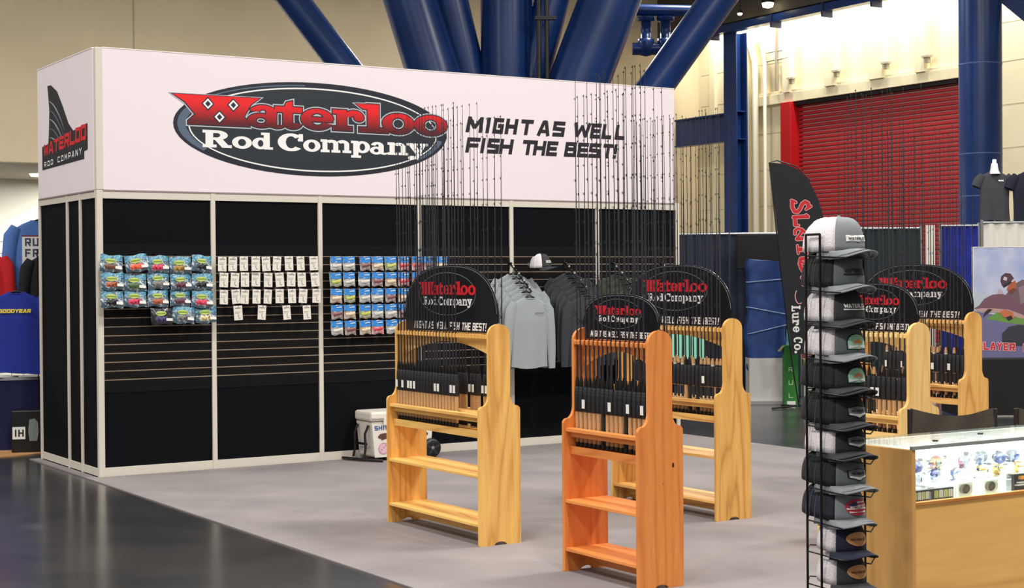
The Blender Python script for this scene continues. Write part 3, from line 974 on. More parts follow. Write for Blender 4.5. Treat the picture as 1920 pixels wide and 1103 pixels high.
# ------------------------------------------------------------------ pine rod racks
def side_outline(dep, up, zsh, top):
    """end board outline in (depth, z): wide foot with an arch notch, shoulders, narrow round-topped upright"""
    c = dep / 2
    u0, u1 = c - up / 2, c + up / 2
    p = [(0, 0)]
    for k in range(9):
        a = PI - PI * k / 8
        p.append((c + .045 * math.cos(a), .022 * math.sin(a)))
    p += [(dep, 0), (dep, zsh - .03)]
    for k in range(1, 6):
        a = k / 5 * PI / 2
        p.append((dep - .028 * (1 - math.cos(a)), zsh - .03 + .03 * math.sin(a)))
    w2 = (dep - .028) - u1
    for k in range(1, 7):
        q = k / 6
        p.append((dep - .028 - w2 * math.sin(q * PI / 2), zsh + .075 * (1 - math.cos(q * PI / 2))))
    rz = up * .5
    for k in range(0, 13):
        a = k / 12 * PI
        p.append((c + up / 2 * math.cos(a), top - rz * .85 + rz * .85 * math.sin(a)))
    q2 = [(dep - x, z) for x, z in p[11 + 5 - 4:11 + 5 + 6 + 2]]
    mirror = [(dep - x, z) for x, z in p if z > .001 and x > c + up / 2 - 1e-6 and z < top - rz * .86]
    p += list(reversed(mirror))
    return p


def rack(ox, oy, ln, tones, desc, short, dep=.30, up=.157, sign_h=.435, zsh=.868, top=1.388, seed=0.0, front=28, filled=None, back=None, kinds=None, smid=.44):
    """ox, oy: front corner of the far end board; the rack runs along -y, its open front faces -x"""
    c1, c2 = tones
    WB = wood('pine board ' + short, c1, c2, 'z', seed)
    WS = wood('pine shelf ' + short, tuple(min(255, x + 8) for x in c1), c2, 'y', seed + 3)
    t = empty('rod_rack', (ox, oy, .008), label=desc, cat='rod rack', group='wooden rod racks')
    ol = side_outline(dep, up, zsh, top - .008)
    th = .024
    for y in (-th, -ln):
        b = MB().prism(ol, lambda u, v, w_: (u, w_, v), y, y + th).build('end_board', WB, t, bevel=.003)
    i0, i1 = -ln + th, -th
    MB().box(.004, dep - .004, i0, i1, .118, .136).build('bottom_shelf', WS, t, bevel=.002)
    MB().box(.004, dep - .004, i0, i1, smid - .018, smid).build('middle_shelf', WS, t, bevel=.002)
    MB().box(dep / 2 - .012, dep / 2 + .012, i0, i1, .045, .118).build('stretcher', WS, t)
    MB().box(.04, .058, i0, i1, .765, .795).build('shelf_rail', WS, t)
    MB().box(dep - .058, dep - .04, i0, i1, .765, .795).build('shelf_rail', WS, t)
    MB().prism([(.045, .665), (dep - .045, .665), (dep - .045, .712), (dep - .075, .700), (.075, .700), (.045, .712)], lambda u, v, w_: (u, w_, v), i0, i1).build('butt_shelf', WS, t)
    c = dep / 2
    u0, u1 = c - up / 2, c + up / 2
    for xa, xb in ((.012, u0 - .010), (u0 + .026, u1 - .026), (u1 + .010, dep - .012)):   # slots for the rod butts between them
        MB().box(xa, xb, i0, i1, .795, .815).build('upper_shelf', WS, t, bevel=.002)
    n = max(8, int(round((ln - 2 * th) / .0415)))
    sp = (ln - 2 * th) / n
    for sx, sg in ((u0, 1), (u1, -1)):
        m = MB().box(min(sx + sg * .022, sx + sg * .04), max(sx + sg * .022, sx + sg * .04), i0, i1, 1.288, 1.312)
        nb = m.build('notch_bar', WS, t)
        for k in range(n + 1):
            y = i1 - k * sp
            ya, yb = max(i0, y - sp * .27), min(i1, y + sp * .27)
            if k == 0:
                tooth = MB().box(min(sx - sg * .004, sx + sg * .022), max(sx - sg * .004, sx + sg * .022), -sp * .27, sp * .27, 1.286, 1.314).build('tooth', WS, nb, loc=(0, y - sp * .27, 0), bevel=.004)
            else:
                cc = tooth.copy()
                COL.objects.link(cc)
                cc.location.y = y + (sp * .27 if k == n else 0)
    # arched stretcher under the notch bars
    ar = [(i0, 1.286), (i0, 1.19)]
    for k in range(17):
        q = k / 16
        ar.append((i0 + .015 + (i1 - i0 - .03) * q, 1.155 + .10 * math.sin(PI * q) ** .8))
    ar += [(i1, 1.19), (i1, 1.286)]
    MB().prism(ar, lambda u, v, w_: (w_, u, v), c - .009, c + .009).build('arched_stretcher', WS, t)
    # sign board
    hw = (ln - .01) / 2
    z0 = 1.318
    zt = top - .008 + .006
    hi_ = hw - th + .004
    sg_o = [(-hi_, z0), (hi_, z0), (hi_, zt), (hw, zt), (hw, zt + .03)]
    for k in range(1, 40):
        a = PI * k / 40
        cx, sx_ = math.cos(a), math.sin(a)
        sg_o.append((hw * (1 if cx > 0 else -1) * abs(cx) ** .75, zt + .03 + (z0 + sign_h - zt - .03) * sx_ ** .9))
    sg_o += [(-hw, zt + .03), (-hw, zt), (-hi_, zt)]
    ym = -ln / 2
    sgn = MB().prism(sg_o, lambda u, v, w_: (w_, ym - u, v), c - .004, c + .004).build('sign_board', mat('black sign board', (20, 21, 27), .3), t)

    def fn(a, b, w_):
        return (c - .0045 - w_, ym - a, b)
    k = ln / 1.24
    kz = sign_h / .435
    cz = z0 + .248 * kz
    decal(ring(-.03 * k, cz, .375 * k, .142 * kz, .005 * k, 48), fn, .0005).build('logo_ring', mat('sign grey line', (120, 124, 132), .4), sgn)
    ed = [(a * .985, b - .006) for a, b in sg_o[5:44]]
    decal([[ed[j], ed[j + 1], (ed[j + 1][0] * .992, ed[j + 1][1] - .004), (ed[j][0] * .992, ed[j][1] - .004)] for j in range(len(ed) - 1)], fn, .0005).build('sign_edge', MATS['sign grey line'], sgn)
    red = wordmark(True, .0022 * k, .275 * k, .33 * kz, -.03 * k, cz - .005)
    decal(wordmark(True, .005 * k, .275 * k, .33 * kz, -.03 * k, cz - .005), fn, .001).build('word_halo', mat('sign dark red', (84, 20, 28), .4), sgn)
    decal(red, fn, .0016).build('word', M_RED, sgn)
    for ch, a_, b_, c_, d_ in R_BOX:
        decal(glyph(SLAB[ch], (a_ * .285 - .03) * k, cz + b_ * .37 * kz, (c_ * .285 - .03) * k, cz + d_ * .37 * kz, .001), fn, .001).build('letter', M_PWHITE, sgn)
    for wd, x0 in (('MIGHT', -.475), ('AS', -.278), ('WELL', -.182), ('FISH', .002), ('THE', .162), ('BEST!', .300)):
        x = x0 * k
        for ch in wd:
            cw = .0325 * k * {'I': .36, '!': .36, 'W': 1.2, 'M': 1.15}.get(ch, 1)
            decal(glyph(SANS[ch], x, z0 + .014, x + cw, z0 + .014 + .05 * (kz ** .7), 0, .2), fn, .0006).build('letter', M_PWHITE, sgn)
            x += cw + .0068 * k
    # rods standing in the notches
    rnd = random.Random(int(seed * 10) + 5)
    kinds = kinds or ['cork7']
    for row, xx, idx in (('front', u0 + .008, filled), ('back', u1 - .008, back)):
        for j, ki in enumerate(idx):
            y = i1 - (ki + .5) * sp
            kd = kinds[(ki * 3 + (0 if row == 'front' else 1) + rnd.randrange(2)) % len(kinds)]
            lab = '%s rod from left, %s row of the %s' % (ORD[j], row, short)
            place_rod(kd, (ox, oy), xx, y, .712, (-.25 if row == 'front' else .1), lab, 'rods in the ' + short, True, rnd.random() < .25, rnd)
    return t


r1 = rack(.855, -3.62, 1.235, ((250, 200, 114), (206, 144, 70)), 'tall pine rod rack nearest the white cooler', 'rack by the cooler', seed=1.3,
          filled=list(range(0, 20)), back=[0, 1, 2, 4, 5, 6, 7, 9, 10, 11, 13, 14, 15, 16, 18, 19, 20, 22, 23, 25, 27], kinds=['cork7', 'cork66'])
r2 = rack(.83, -5.805, .722, ((236, 150, 78), (208, 116, 54)), 'narrow orange pine rod rack with a dark knot', 'orange narrow rack', seed=4.1, sign_h=.255,
          filled=list(range(0, 16)), back=[0, 1, 3, 5, 6, 8, 10, 11, 13, 15], kinds=['cork7', 'cork66', 'cork7', 'cork66', 'cork7', 'foam7', 'cork66'], smid=.41)
r3 = rack(2.70, -3.68, 1.225, ((240, 188, 106), (188, 130, 62)), 'pine rod rack in front of the blue wrapped display', 'rack by the wrapped display', seed=7.7, dep=.308, up=.16,
          filled=list(range(4, 28)), back=list(range(5, 27, 2)), kinds=['cork7', 'white7', 'split7', 'foam7', 'split7'])
r4 = rack(2.80, -5.78, .72, ((250, 212, 138), (226, 174, 96)), 'pale pine rod rack behind the hat tower', 'rack by the hat tower', seed=11.2, dep=.325, up=.176, sign_h=.30,
          filled=list(range(2, 16)), back=list(range(1, 16, 2)), kinds=['cork7', 'foam7', 'cork66', 'split7'])
r5 = rack(5.14, -3.64, 1.215, ((242, 192, 112), (194, 126, 60)), 'pine rod rack beside the fish poster', 'rack by the poster', seed=15.4, dep=.315, up=.172,
          filled=list(range(8, 28)), back=list(range(6, 28, 2)), kinds=['white7', 'split7', 'foam7', 'foam6', 'split7'])
# the knot in the orange rack's end board
kn = decal([ellipse(.232, .655, .008, .014, 18)], lambda a, b, w_: (a, -.7222 - w_, b)).build('wood_knot', mat('dark knot', (74, 26, 12), .6), r2)
decal([ellipse(.165, .56, .004, .007, 12)], lambda a, b, w_: (a, -.7222 - w_, b)).build('wood_knot', mat('small knot', (170, 88, 40), .6), r2)

# ------------------------------------------------------------------ shirts on the slatwall
SHIRT = {}


def shirt_model(kind, cloth, print_m=None, sleeves='long', hang=True, size=1.0):
    """front faces -y, neck at z = 0"""
    t = empty('hanging_shirt', (0, 0, 0), label='shirt', cat='shirt')
    rnd = random.Random(len(SHIRT) + 3)
    ph = [rnd.uniform(0, 6) for _ in range(8)]
    Ht = .68 * size

    def halfw(v):
        if v < .12:
            return (.075 + (v / .12) ** .7 * .145) * size
        return (.215 + .012 * math.sin(4 * v + ph[0]) + .015 * v) * size

    def body(u, v):
        a = 2 * PI * u
        hw = halfw(v)
        th = (.018 + .03 * min(1, v * 3)) * size
        x = hw * math.copysign(abs(math.cos(a)) ** .8, math.cos(a))
        fold = .008 * math.sin(5.5 * x / .2 + ph[1] + v * 1.5) * v + .006 * math.sin(11 * x / .2 + ph[2]) * v
        y = th * math.copysign(abs(math.sin(a)) ** .9, math.sin(a)) + fold
        z = -Ht * v + (.0 if v > .02 else 0) - (.012 * (1 - abs(math.cos(a))) if v < .01 and math.sin(a) < 0 else 0)
        if v > .98:
            z += .01 * math.sin(3 * a + ph[3])
        return (x, y, z)
    MB().grid(body, 36, 22, True).build('body', cloth, t)
    for sg in (-1, 1):
        if sleeves == 'long':
            pa = [(sg * .185 * size, 0, -.055 * size), (sg * .225 * size, -.005, -.13 * size), (sg * .25 * size, -.012, -.3 * size), (sg * .265 * size, -.016, -.5 * size), (sg * .272 * size, -.014, -.69 * size)]
            ra = [.05 * size, .068 * size, .058 * size, .05 * size, .04 * size]
        else:
            pa = [(sg * .175 * size, 0, -.05 * size), (sg * .235 * size, -.005, -.12 * size), (sg * .275 * size, -.012, -.21 * size)]
            ra = [.05 * size, .07 * size, .066 * size]
        MB().tube(pa, ra, 12).build('sleeve', cloth, t).scale = (1, .62, 1)
    MB().tube([(.075 * size * math.cos(q * 2 * PI / 16), .022 * math.sin(q * 2 * PI / 16), .0 - .014 * (math.sin(q * 2 * PI / 16) < 0)) for q in range(17)], .007, 6).build('collar', cloth, t)
    if hang:
        MB().tube([(-.19 * size, 0, -.07 * size), (-.05, 0, .0), (0, 0, .018), (.05, 0, .0), (.19 * size, 0, -.07 * size)], .007, 6).tube([(0, 0, .018), (0, 0, .05), (.012, 0, .068), (.0, 0, .082), (-.014, 0, .07)], .0035, 6).build('hanger', M_BLACK, t)
    SHIRT[kind] = t
    return t


ARM = [0]


def display_arm(x):
    m = MB().tube([(0, 0, 0), (0, -.40, -.285)], .008, 6)
    m.box(-.014, .014, -.004, .004, -.06, .04)
    a = m.build('display_arm', M_BLACK, wf, loc=(x, 0, 1.83))
    for k in range(8):
        q = .08 + k * .12
        MB().lathe([(0, -.014), (.014, -.006), (.014, .006), (0, .014)], 8, (0, -.40 * q, -.285 * q + .014)).build('arm_stop', M_CHROME if k % 2 else M_BLACK, a)


for x in (4.13, 4.79, 5.38, 6.0):
    display_arm(x)
M_OLIVE = mat('olive knit', (54, 60, 44), .85, bump=(90, .2))
M_MINT = mat('mint knit', (134, 218, 186), .8, bump=(90, .2))
shirt_model('grey', M_GREY)
shirt_model('dark', M_DKGREY)
shirt_model('olive', M_OLIVE)
shirt_model('mint', M_MINT)
for nm, col, x, n, word_ in (('grey', 'grey', 4.13, 6, 'first'), ('dark', 'charcoal', 4.79, 6, 'second'), ('olive', 'olive', 5.38, 4, 'third'), ('mint', 'mint green', 6.0, 2, 'last')):
    for k in range(n):
        q = .18 + k * (.78 / (n - 1)) if n > 4 else (.22 + k * .18 if n > 2 else .72 + k * .15)
        t = SHIRT[nm] if k == n - 1 else copy_tree(SHIRT[nm])
        t.location = (x + random.uniform(-.012, .012), -.40 * q, 1.83 - .285 * q - .068)
        t.rotation_euler = (0, random.uniform(-.02, .02), random.uniform(-.07, .07))
        t.scale = (1, .5 if k < n - 1 else .85, 1)
        t['label'] = ('front %s long-sleeved shirt on the %s display arm' % (col, word_)) if k == n - 1 else '%s shirt behind the front one on the %s display arm, %s from the wall' % (col, word_, ORD[k])
        t['group'] = 'long-sleeved shirts on the slatwall'
pol, _ = word('WATERLOO', 0, 0, .014, .011, .002, SANS)
decal(pol, lambda a, b, w_: (.035 + a, -.056 - w_, -.16 + b)).build('chest_print', mat('dark chest print', (70, 60, 62), .7), SHIRT['grey'])
MB().box(-.03, .03, -.005, 0, -.11, 0).build('swing_tag', M_TAG, SHIRT['dark'], loc=(.19, -.075, -.12))

# ------------------------------------------------------------------ caps
def cap_pt(th, t, sc=1.0):
    """dome point; th azimuth (0 = front), t 0 rim .. 1 crown top"""
    a = t * PI / 2
    r = max(0.0, math.cos(a)) ** .55
    ct, st = math.cos(th), math.sin(th)
    rx = .098 if ct > 0 else .098
    x = rx * ct * r - .008 * t
    y = .077 * st * r
    z = (.122 if ct > 0 else .122 - .022 * (-ct)) * math.sin(a) ** .92
    return (x, y, z)


def cap_front_x(y, z):
    s = min(1, max(0, z / .122)) ** (1 / .92)
    a = math.asin(s)
    r = max(.05, math.cos(a)) ** .55
    k = max(0.0, 1 - (y / (.077 * r)) ** 2)
    return .098 * r * math.sqrt(k) - .008 * (a / (PI / 2))


CAPS = {}


def cap_model(kind, front, mesh, brim, patch):
    t = empty('cap', (0, 0, 0), label='cap', cat='cap')
    SP = 1.02

    def ff(u, v):
        return cap_pt(-SP + 2 * SP * u, v)

    def fb(u, v):
        return cap_pt(SP + (2 * PI - 2 * SP) * u, v)
    MB().grid(ff, 20, 10).build('front_panel', front, t, solid=.002)
    MB().grid(fb, 18, 10).build('mesh_back', mesh, t, solid=.002)

    def br(u, v):
        y0 = (u - .5) * 2
        an = y0 * 1.25
        xi, yi = .094 * math.cos(an), .075 * math.sin(an)
        ln = .072 * math.sqrt(max(0, 1 - (abs(y0)) ** 2.6))
        x = xi + ln * v
        y = yi * (1 + .06 * v)
        return (x, y, .008 - .036 * (yi / .075) ** 2 * (.25 + .75 * v) - .004 * v)
    MB().grid(br, 18, 6).build('brim', brim, t, solid=.003)
    MB().lathe([(.008, -.002), (.006, .004), (0, .006)], 8, (-.008, 0, .122)).build('top_button', front, t)
    seam = mat('seam ' + mesh.name, tuple(min(255, q_ + 34) for q_ in ((36, 37, 41) if mesh is C_BLACK else (46, 50, 66) if mesh is C_NAVYM else (210, 206, 212))), .6)  # seams coloured paler than the mesh, standing in for glints on its edges
    for an in (-2.55, -1.75, 1.75, 2.55):
        MB().tube([cap_pt(an, q_ / 8 * .97) for q_ in range(9)], .0022, 5).build('mesh_seam', seam, t)

    def on(a, b, w_):           # a across the front, seen from outside left to right
        return (cap_front_x(a, b) + .003 + w_, a, b)

    def poly_on(p, mt, w_, nm):
        # fine fan so the print follows the crown
        cx = sum(q[0] for q in p) / len(p)
        cy = sum(q[1] for q in p) / len(p)
        m = MB()
        n = len(p)
        for q in range(n):
            a, b = p[q], p[(q + 1) % n]
            st = 3
            for i in range(st):
                f0, f1 = i / st, (i + 1) / st
                quad = [(cx + (a[0] - cx) * f0, cy + (a[1] - cy) * f0), (cx + (a[0] - cx) * f1, cy + (a[1] - cy) * f1), (cx + (b[0] - cx) * f1, cy + (b[1] - cy) * f1), (cx + (b[0] - cx) * f0, cy + (b[1] - cy) * f0)]
                if i == 0:
                    quad = quad[1:]
                m.add([on(x, y, w_) for x, y in quad], [tuple(range(len(quad)))])
        return m.build(nm, mt, t)

    def txt(s, y, h, cw, mt, w_=.0018):
        tot = sum(cw * {'I': .34, 'W': 1.25}.get(c_, 1) + cw * .18 for c_ in s)
        pol, _ = word(s, -tot / 2, y, h, cw, cw * .18, SANS)
        m = MB()
        for i, q in enumerate(pol):
            m.add([on(a, b, w_ + i * 1e-5) for a, b in q], [tuple(range(len(q)))])
        m.build('lettering', mt, t)
    if patch == 'white_label':
        poly_on([(-.042, .036), (0, .036), (.042, .036), (.042, .058), (0, .058), (-.042, .058)], M_TAG, .001, 'patch')
        txt('WATERLOO', .042, .009, .0072, M_BLACKMATTE)
    elif patch in ('black_text', 'white_text'):
        mt = M_BLACKMATTE if patch == 'black_text' else M_TAG
        txt('WATERLOO', .05, .014, .0086, mt)
        poly_on([(-.044, .042), (0, .042), (.044, .042), (.044, .047), (0, .047), (-.044, .047)], mt, .001, 'underline')
    elif patch == 'green_arch':
        arch = [(-.036, .026), (0, .026), (.036, .026), (.036, .05), (.03, .064), (.018, .073), (0, .076), (-.018, .073), (-.03, .064), (-.036, .05)]
        poly_on([(x * 1.1, .05 + (y - .05) * 1.1) for x, y in arch], M_BLACKMATTE, .0008, 'patch_edge')
        poly_on(arch, mat('mint patch', (164, 218, 186), .6), .0014, 'patch')
        poly_on([(-.02, .042), (.02, .042), (.016, .052), (.004, .06), (-.012, .055)], mat('orange patch', (232, 150, 84), .6), .002, 'sunrise')
        poly_on([(-.034, .028), (.034, .028), (.034, .038), (0, .04), (-.034, .038)], M_TAG, .002, 'patch_band')
    elif patch == 'hex':
        hx = [(-.036, .036), (0, .026), (.036, .036), (.036, .058), (0, .064), (-.036, .058)]
        poly_on([(x * 1.12, .047 + (y - .047) * 1.15) for x, y in hx], M_BLACKMATTE, .0008, 'patch_edge')
        poly_on(hx, mat('grey patch', (112, 118, 126), .6), .0014, 'patch')
        poly_on([(-.034, .036), (0, .0275), (.034, .036), (.034, .041), (-.034, .041)], M_TAG, .002, 'patch_band')
        txt('WATERLOO', .045, .008, .0058, M_BLACKMATTE, .0024)
    elif patch == 'flag':
        poly_on(ellipse(0, .05, .043, .028, 24), mat('flag red', (176, 40, 62), .6), .0012, 'patch')
        for j, z in enumerate((.034, .045, .056, .067)):
            hw = .04 * math.sqrt(max(0, 1 - ((z - .05) / .027) ** 2))
            x0 = -hw if j < 2 else -.002
            poly_on([(x0, z - .0025), (hw, z - .0025), (hw, z + .0025), (x0, z + .0025)], M_TAG, .002, 'stripe')
        poly_on([(-.034, .05), (-.003, .05), (-.003, .068), (-.02, .067), (-.03, .06)], mat('flag blue', (50, 52, 90), .6), .0018, 'canton')
        txt('WATERLOO', .047, .008, .006, M_TAG, .0028)
    elif patch == 'leather':
        poly_on(ellipse(0, .05, .043, .024, 24), mat('tan leather', (206, 146, 92), .6), .0012, 'patch')
        txt('WATERLOO', .045, .008, .0064, mat('burnt brown', (96, 52, 26), .6), .002)
    CAPS[kind] = t
    return t


C_WHITE = mat('white mesh', (246, 241, 246), .8, noise=(320, (224, 219, 226), .45, .6), bump=(300, .4))
C_BLACK = mat('black mesh', (36, 37, 41), .8, noise=(320, (22, 22, 25), .45, .6), bump=(300, .4))
C_NAVYM = mat('navy mesh', (38, 42, 58), .8, noise=(320, (24, 26, 38), .45, .6), bump=(300, .4))
C_GREY = mat('grey twill', (126, 131, 136), .85, bump=(200, .2))
C_MID = mat('mid grey twill', (96, 102, 108), .85, bump=(200, .2))
C_CHAR = mat('charcoal twill', (50, 53, 58), .85, bump=(200, .2))
C_DARK = mat('near black twill', (36, 38, 43), .85, bump=(200, .2))
C_NAVY = mat('navy twill', (22, 28, 50), .85, bump=(200, .2))
TIERS = [('white-meshed grey cap with white label', C_GREY, C_WHITE, C_GREY, 'white_label', 5, 475), ('black-meshed grey cap with black lettering', C_MID, C_BLACK, C_GREY, 'black_text', 6, 540),
         ('white-meshed charcoal cap with white lettering', C_CHAR, C_WHITE, C_CHAR, 'white_text', 5, 605), ('white-meshed grey cap with mint patch', C_MID, C_WHITE, C_GREY, 'green_arch', 5, 668),
         ('charcoal cap with mint patch', C_DARK, C_BLACK, C_CHAR, 'green_arch', 6, 730), ('all-black cap with hexagon patch', C_DARK, C_BLACK, C_CHAR, 'hex', 6, 795),
         ('white-meshed black cap with hexagon patch', C_DARK, C_WHITE, C_CHAR, 'hex', 5, 850), ('black-meshed grey cap with hexagon patch', C_MID, C_BLACK, C_GREY, 'hex', 6, 911),
         ('grey cap with oval flag patch', C_GREY, C_NAVYM, C_GREY, 'flag', 6, 974), ('white-meshed navy cap with leather oval', C_NAVY, C_WHITE, C_NAVY, 'leather', 1, 1033),
         ('white-meshed dark grey cap with leather oval', C_CHAR, C_WHITE, C_CHAR, 'leather', 1, 1094)]
TX, TY = .072, -8.826
BR = math.radians(-96)
bd = Vector((math.cos(BR), math.sin(BR), 0))
pd = Vector((-bd.y, bd.x, 0))
ht = empty('hat_tower', (TX, TY, 0), BR, label='black wire hat tower beside the display case', cat='display stand')
for (a, b) in ((-.087, -.093), (.0, -.093), (-.087, .093), (.025, .093)):
    MB().tube([(a, b, 0.02), (a, b, 1.83)], .0048, 8).build('upright', M_WIRE, ht)
for sg, a in ((-.093, 0), (.093, .025)):
    MB().tube([(-.087, sg, 1.83), (a, sg, 1.83)], .0048, 8).build('top_bar', M_WIRE, ht)
MB().lathe([(.24, 0), (.24, .012), (.03, .02), (.0, .02)], 28, (-.03, 0, 0.008)).build('base_plate', M_WIRE, ht)
for i, (desc, fr, me_, brm, pt, n, v) in enumerate(TIERS):
    z = 1.7582 - (v - 475) * .0020240
    rk = MB().tube([(-.087, -.093, z - .008), (.10, -.08, z - .016), (.175, 0, z - .024), (.10, .08, z - .016), (-.087, .093, z - .008)], .0028, 6)
    rk.tube([(-.087, -.093, z - .008), (-.2, 0, z - .008), (-.087, .093, z - .008)], .0028, 6)
    rk.build('cap_bracket', M_WIRE, ht)
    cp_ = cap_model('tier%d' % i, fr, me_, brm, pt)
    for k in range(n):
        t = cp_ if k == 0 else copy_tree(cp_)
        off = -k * .0195
        pos = Vector((TX, TY, 0)) + bd * (.0 + off)
        t.location = (pos.x, pos.y, z + .006 + (.004 if k % 2 else 0) * (k > 0))
        t.rotation_euler = (0, math.radians(1.5), BR + (random.uniform(-.05, .05) if k == 0 else random.uniform(-.09, .09)))
        t.scale = (1.08, 1.08 - (.03 + .025 * (k % 2)) * (k > 0), 1.08 - .02 * (k > 0))
        t['group'] = 'caps on the hat tower'
        t['label'] = (desc + ' on the hat tower') if k == 0 else '%s cap nested behind the %s' % (ORD[k - 1], desc)
        if k > 0 and n > 1:
            for ch in list(t.children):
                if ch.name.split('.')[0] in ('patch', 'patch_edge', 'lettering', 'underline', 'sunrise', 'patch_band', 'stripe', 'canton', 'top_button'):
                    bpy.data.objects.remove(ch)
t = cap_model('wall', C_CHAR, C_WHITE, C_CHAR, 'white_text')
t.location = (4.37, -.2, 1.775)
t.rotation_euler = (0, 0, math.radians(-62))
t.scale = (1.12, 1.12, 1.15)
tag(t, 'white-meshed charcoal cap hanging on the slatwall above the shirts', 'cap')
peg_hook(4.36, 1.80, .13)

# ------------------------------------------------------------------ glass display case
CX0, CX1, CY0, CY1, CT = .415, 2.35, -8.861, -8.47, 1.0
dc = empty('display_case', (CX0, CY0, .008), label='oak display case with lit glass top in the foreground', cat='display case')
OAK = wood('oak side', (222, 172, 102), (190, 138, 76), 'z', 2.0, .45, .7, .5)
OAKF = wood('oak front', (246, 194, 112), (212, 154, 80), 'x', 5.0, .4, .5, .6)
W_, D_ = CX1 - CX0, CY1 - CY0
MB().box(0, .02, 0, D_, 0, CT - .018).build('side_panel', OAK, dc, bevel=.002)
MB().box(W_ - .02, W_, 0, D_, 0, CT - .018).build('side_panel', OAK, dc, bevel=.002)
MB().box(.02, W_ - .02, .004, .022, 0, .762).build('front_panel', OAKF, dc)
MB().box(.02, W_ - .02, -.002, .022, .762, .776).build('front_rail', wood('oak rail', (206, 140, 70), (176, 108, 46), 'x', 8.0), dc, bevel=.002)
MB().box(.02, W_ - .02, D_ - .018, D_, 0, CT - .018).build('back_panel', mat('white laminate', (238, 238, 232), .5), dc)
MB().box(.02, W_ - .02, .022, D_ - .018, .755, .772).build('display_deck', MATS['white laminate'], dc)
MB().box(.0, W_, -.004, .012, CT - .018, CT - .004).build('top_rail', mat('grey metal rail', (176, 180, 178), .35, .6), dc)
MB().box(0, W_, .012, D_, CT - .018, CT - .008).build('glass_top', mat('green tinted glass', (200, 240, 224), .03, trans=1.0, alpha=.28), dc)
MB().box(.02, W_ - .02, .002, .007, .776, CT - .018).build('front_glass', M_GLASS, dc)
MB().box(.03, W_ - .03, .014, .026, CT - .034, CT - .022).build('light_strip', mat('led strip', (255, 255, 250), .5, emit=((245, 252, 255), 3)), dc)
for x in (.25, .62):
    MB().lathe([(.012, 0), (.012, .006), (0, .007)], 14, (x, .05 + x * .25, CT - .008)).build('glass_clip', M_BLACK, dc)
al = area('case_light', (CX0 + W_ / 2, CY0 + .10, CT - .022), 15, W_ - .1, (.96, 1, 1), (0, 0, 0), 'RECTANGLE')
al.data.size_y = .10

# reels and goods in the case
def reel_model(c1, c2):
    t = empty('fishing_reel', (0, 0, 0), label='reel', cat='fishing reel')
    MB().lathe([(.0, -.016), (.022, -.016), (.024, -.008), (.02, -.004), (.02, .010), (.024, .014), (.022, .02), (0, .022)], 14, (0, 0, .03), axis='y').build('spool', mat('reel ' + c1[0], c1[1], .3, .6), t)
    MB().box(-.03, .012, -.012, .014, .022, .046).build('body', mat('reel ' + c2[0], c2[1], .3, .4), t, bevel=.006)
    MB().tube([(0, .022, .03), (0, .034, .03), (.028, .036, .044), (.028, .05, .044)], .003, 6).build('crank', M_CHROME, t)
    MB().lathe([(.006, 0), (.007, .016)], 8, (.028, .05, .044), axis='y').build('knob', M_BLACK, t)
    MB().box(-.034, .034, -.005, .005, .0, .005).box(-.006, .006, -.004, .004, .004, .018).build('foot', mat('reel ' + c2[0], c2[1], .3, .4), t)
    return t


PAL = [(('steel', (120, 130, 150)), ('slate', (60, 74, 100))), (('navy', (60, 66, 110)), ('steel', (120, 130, 150))), (('red', (170, 60, 50)), ('pearl', (210, 208, 214))), (('gold', (180, 140, 70)), ('pine', (60, 84, 74)))]
REELS = [reel_model(*p) for p in PAL]
used = set()
spots = [(.07, .10, 0), (.11, .15, 1), (.15, .09, 0), (.20, .14, 1), (.10, .21, 0), (.17, .22, 1), (.24, .2, 2), (.30, .13, 1), (.35, .17, 3), (.42, .12, 0), (.40, .22, 2), (.50, .16, 0), (.56, .12, 3), (.62, .18, 0),
         (.67, .12, 3), (.72, .16, 1), (.70, .24, 0), (.80, .13, 3), (.85, .2, 0), (.92, .14, 1), (1.02, .16, 0), (1.1, .2, 3)]
for q, (x, y, k) in enumerate(spots):
    t = REELS[k] if k not in used else copy_tree(REELS[k])
    used.add(k)
    lift = .04 if y > .13 else .0
    t.location = (CX0 + x, CY0 + y + .03, .78 + .045 + lift)
    if lift:
        pass
    t.rotation_euler = (0, 0, random.uniform(0, 6))
    t['label'] = '%s fishing reel from the left, %s row inside the lit display case' % (ORD[q], 'rear' if y > .13 else 'front')
    t['group'] = 'fishing reels in the display case'
st = tag(MB().box(0, W_ - .08, 0, .06, 0, .045).build('riser', mat('white riser', (240, 240, 236), .5), None, loc=(CX0 + .04, CY0 + .10, .78)), 'low white front riser under the reels in the display case', 'riser')
st = tag(MB().box(0, W_ - .08, 0, .16, 0, .085).build('riser', MATS['white riser'], None, loc=(CX0 + .04, CY0 + .165, .78)), 'tall white rear riser under the reels in the display case', 'riser')
for q, (x, w2) in enumerate(((.03, .10), (.145, .12))):
    t = empty('bait_box', (CX0 + x, CY0 + .03, .78), label='black bait box with green windows, %s from the case corner' % ORD[q], cat='bait box')
    MB().box(0, w2, 0, .03, 0, .046).build('tray', M_BLACK, t, bevel=.002)
    for j in range(4):
        MB().box(.008 + j * w2 / 4.4, .008 + j * w2 / 4.4 + w2 / 6, -.002, .001, .008, .038).build('window', mat('lure window %d' % (j % 2), ((190, 206, 130), (220, 226, 220))[j % 2], .4), t)
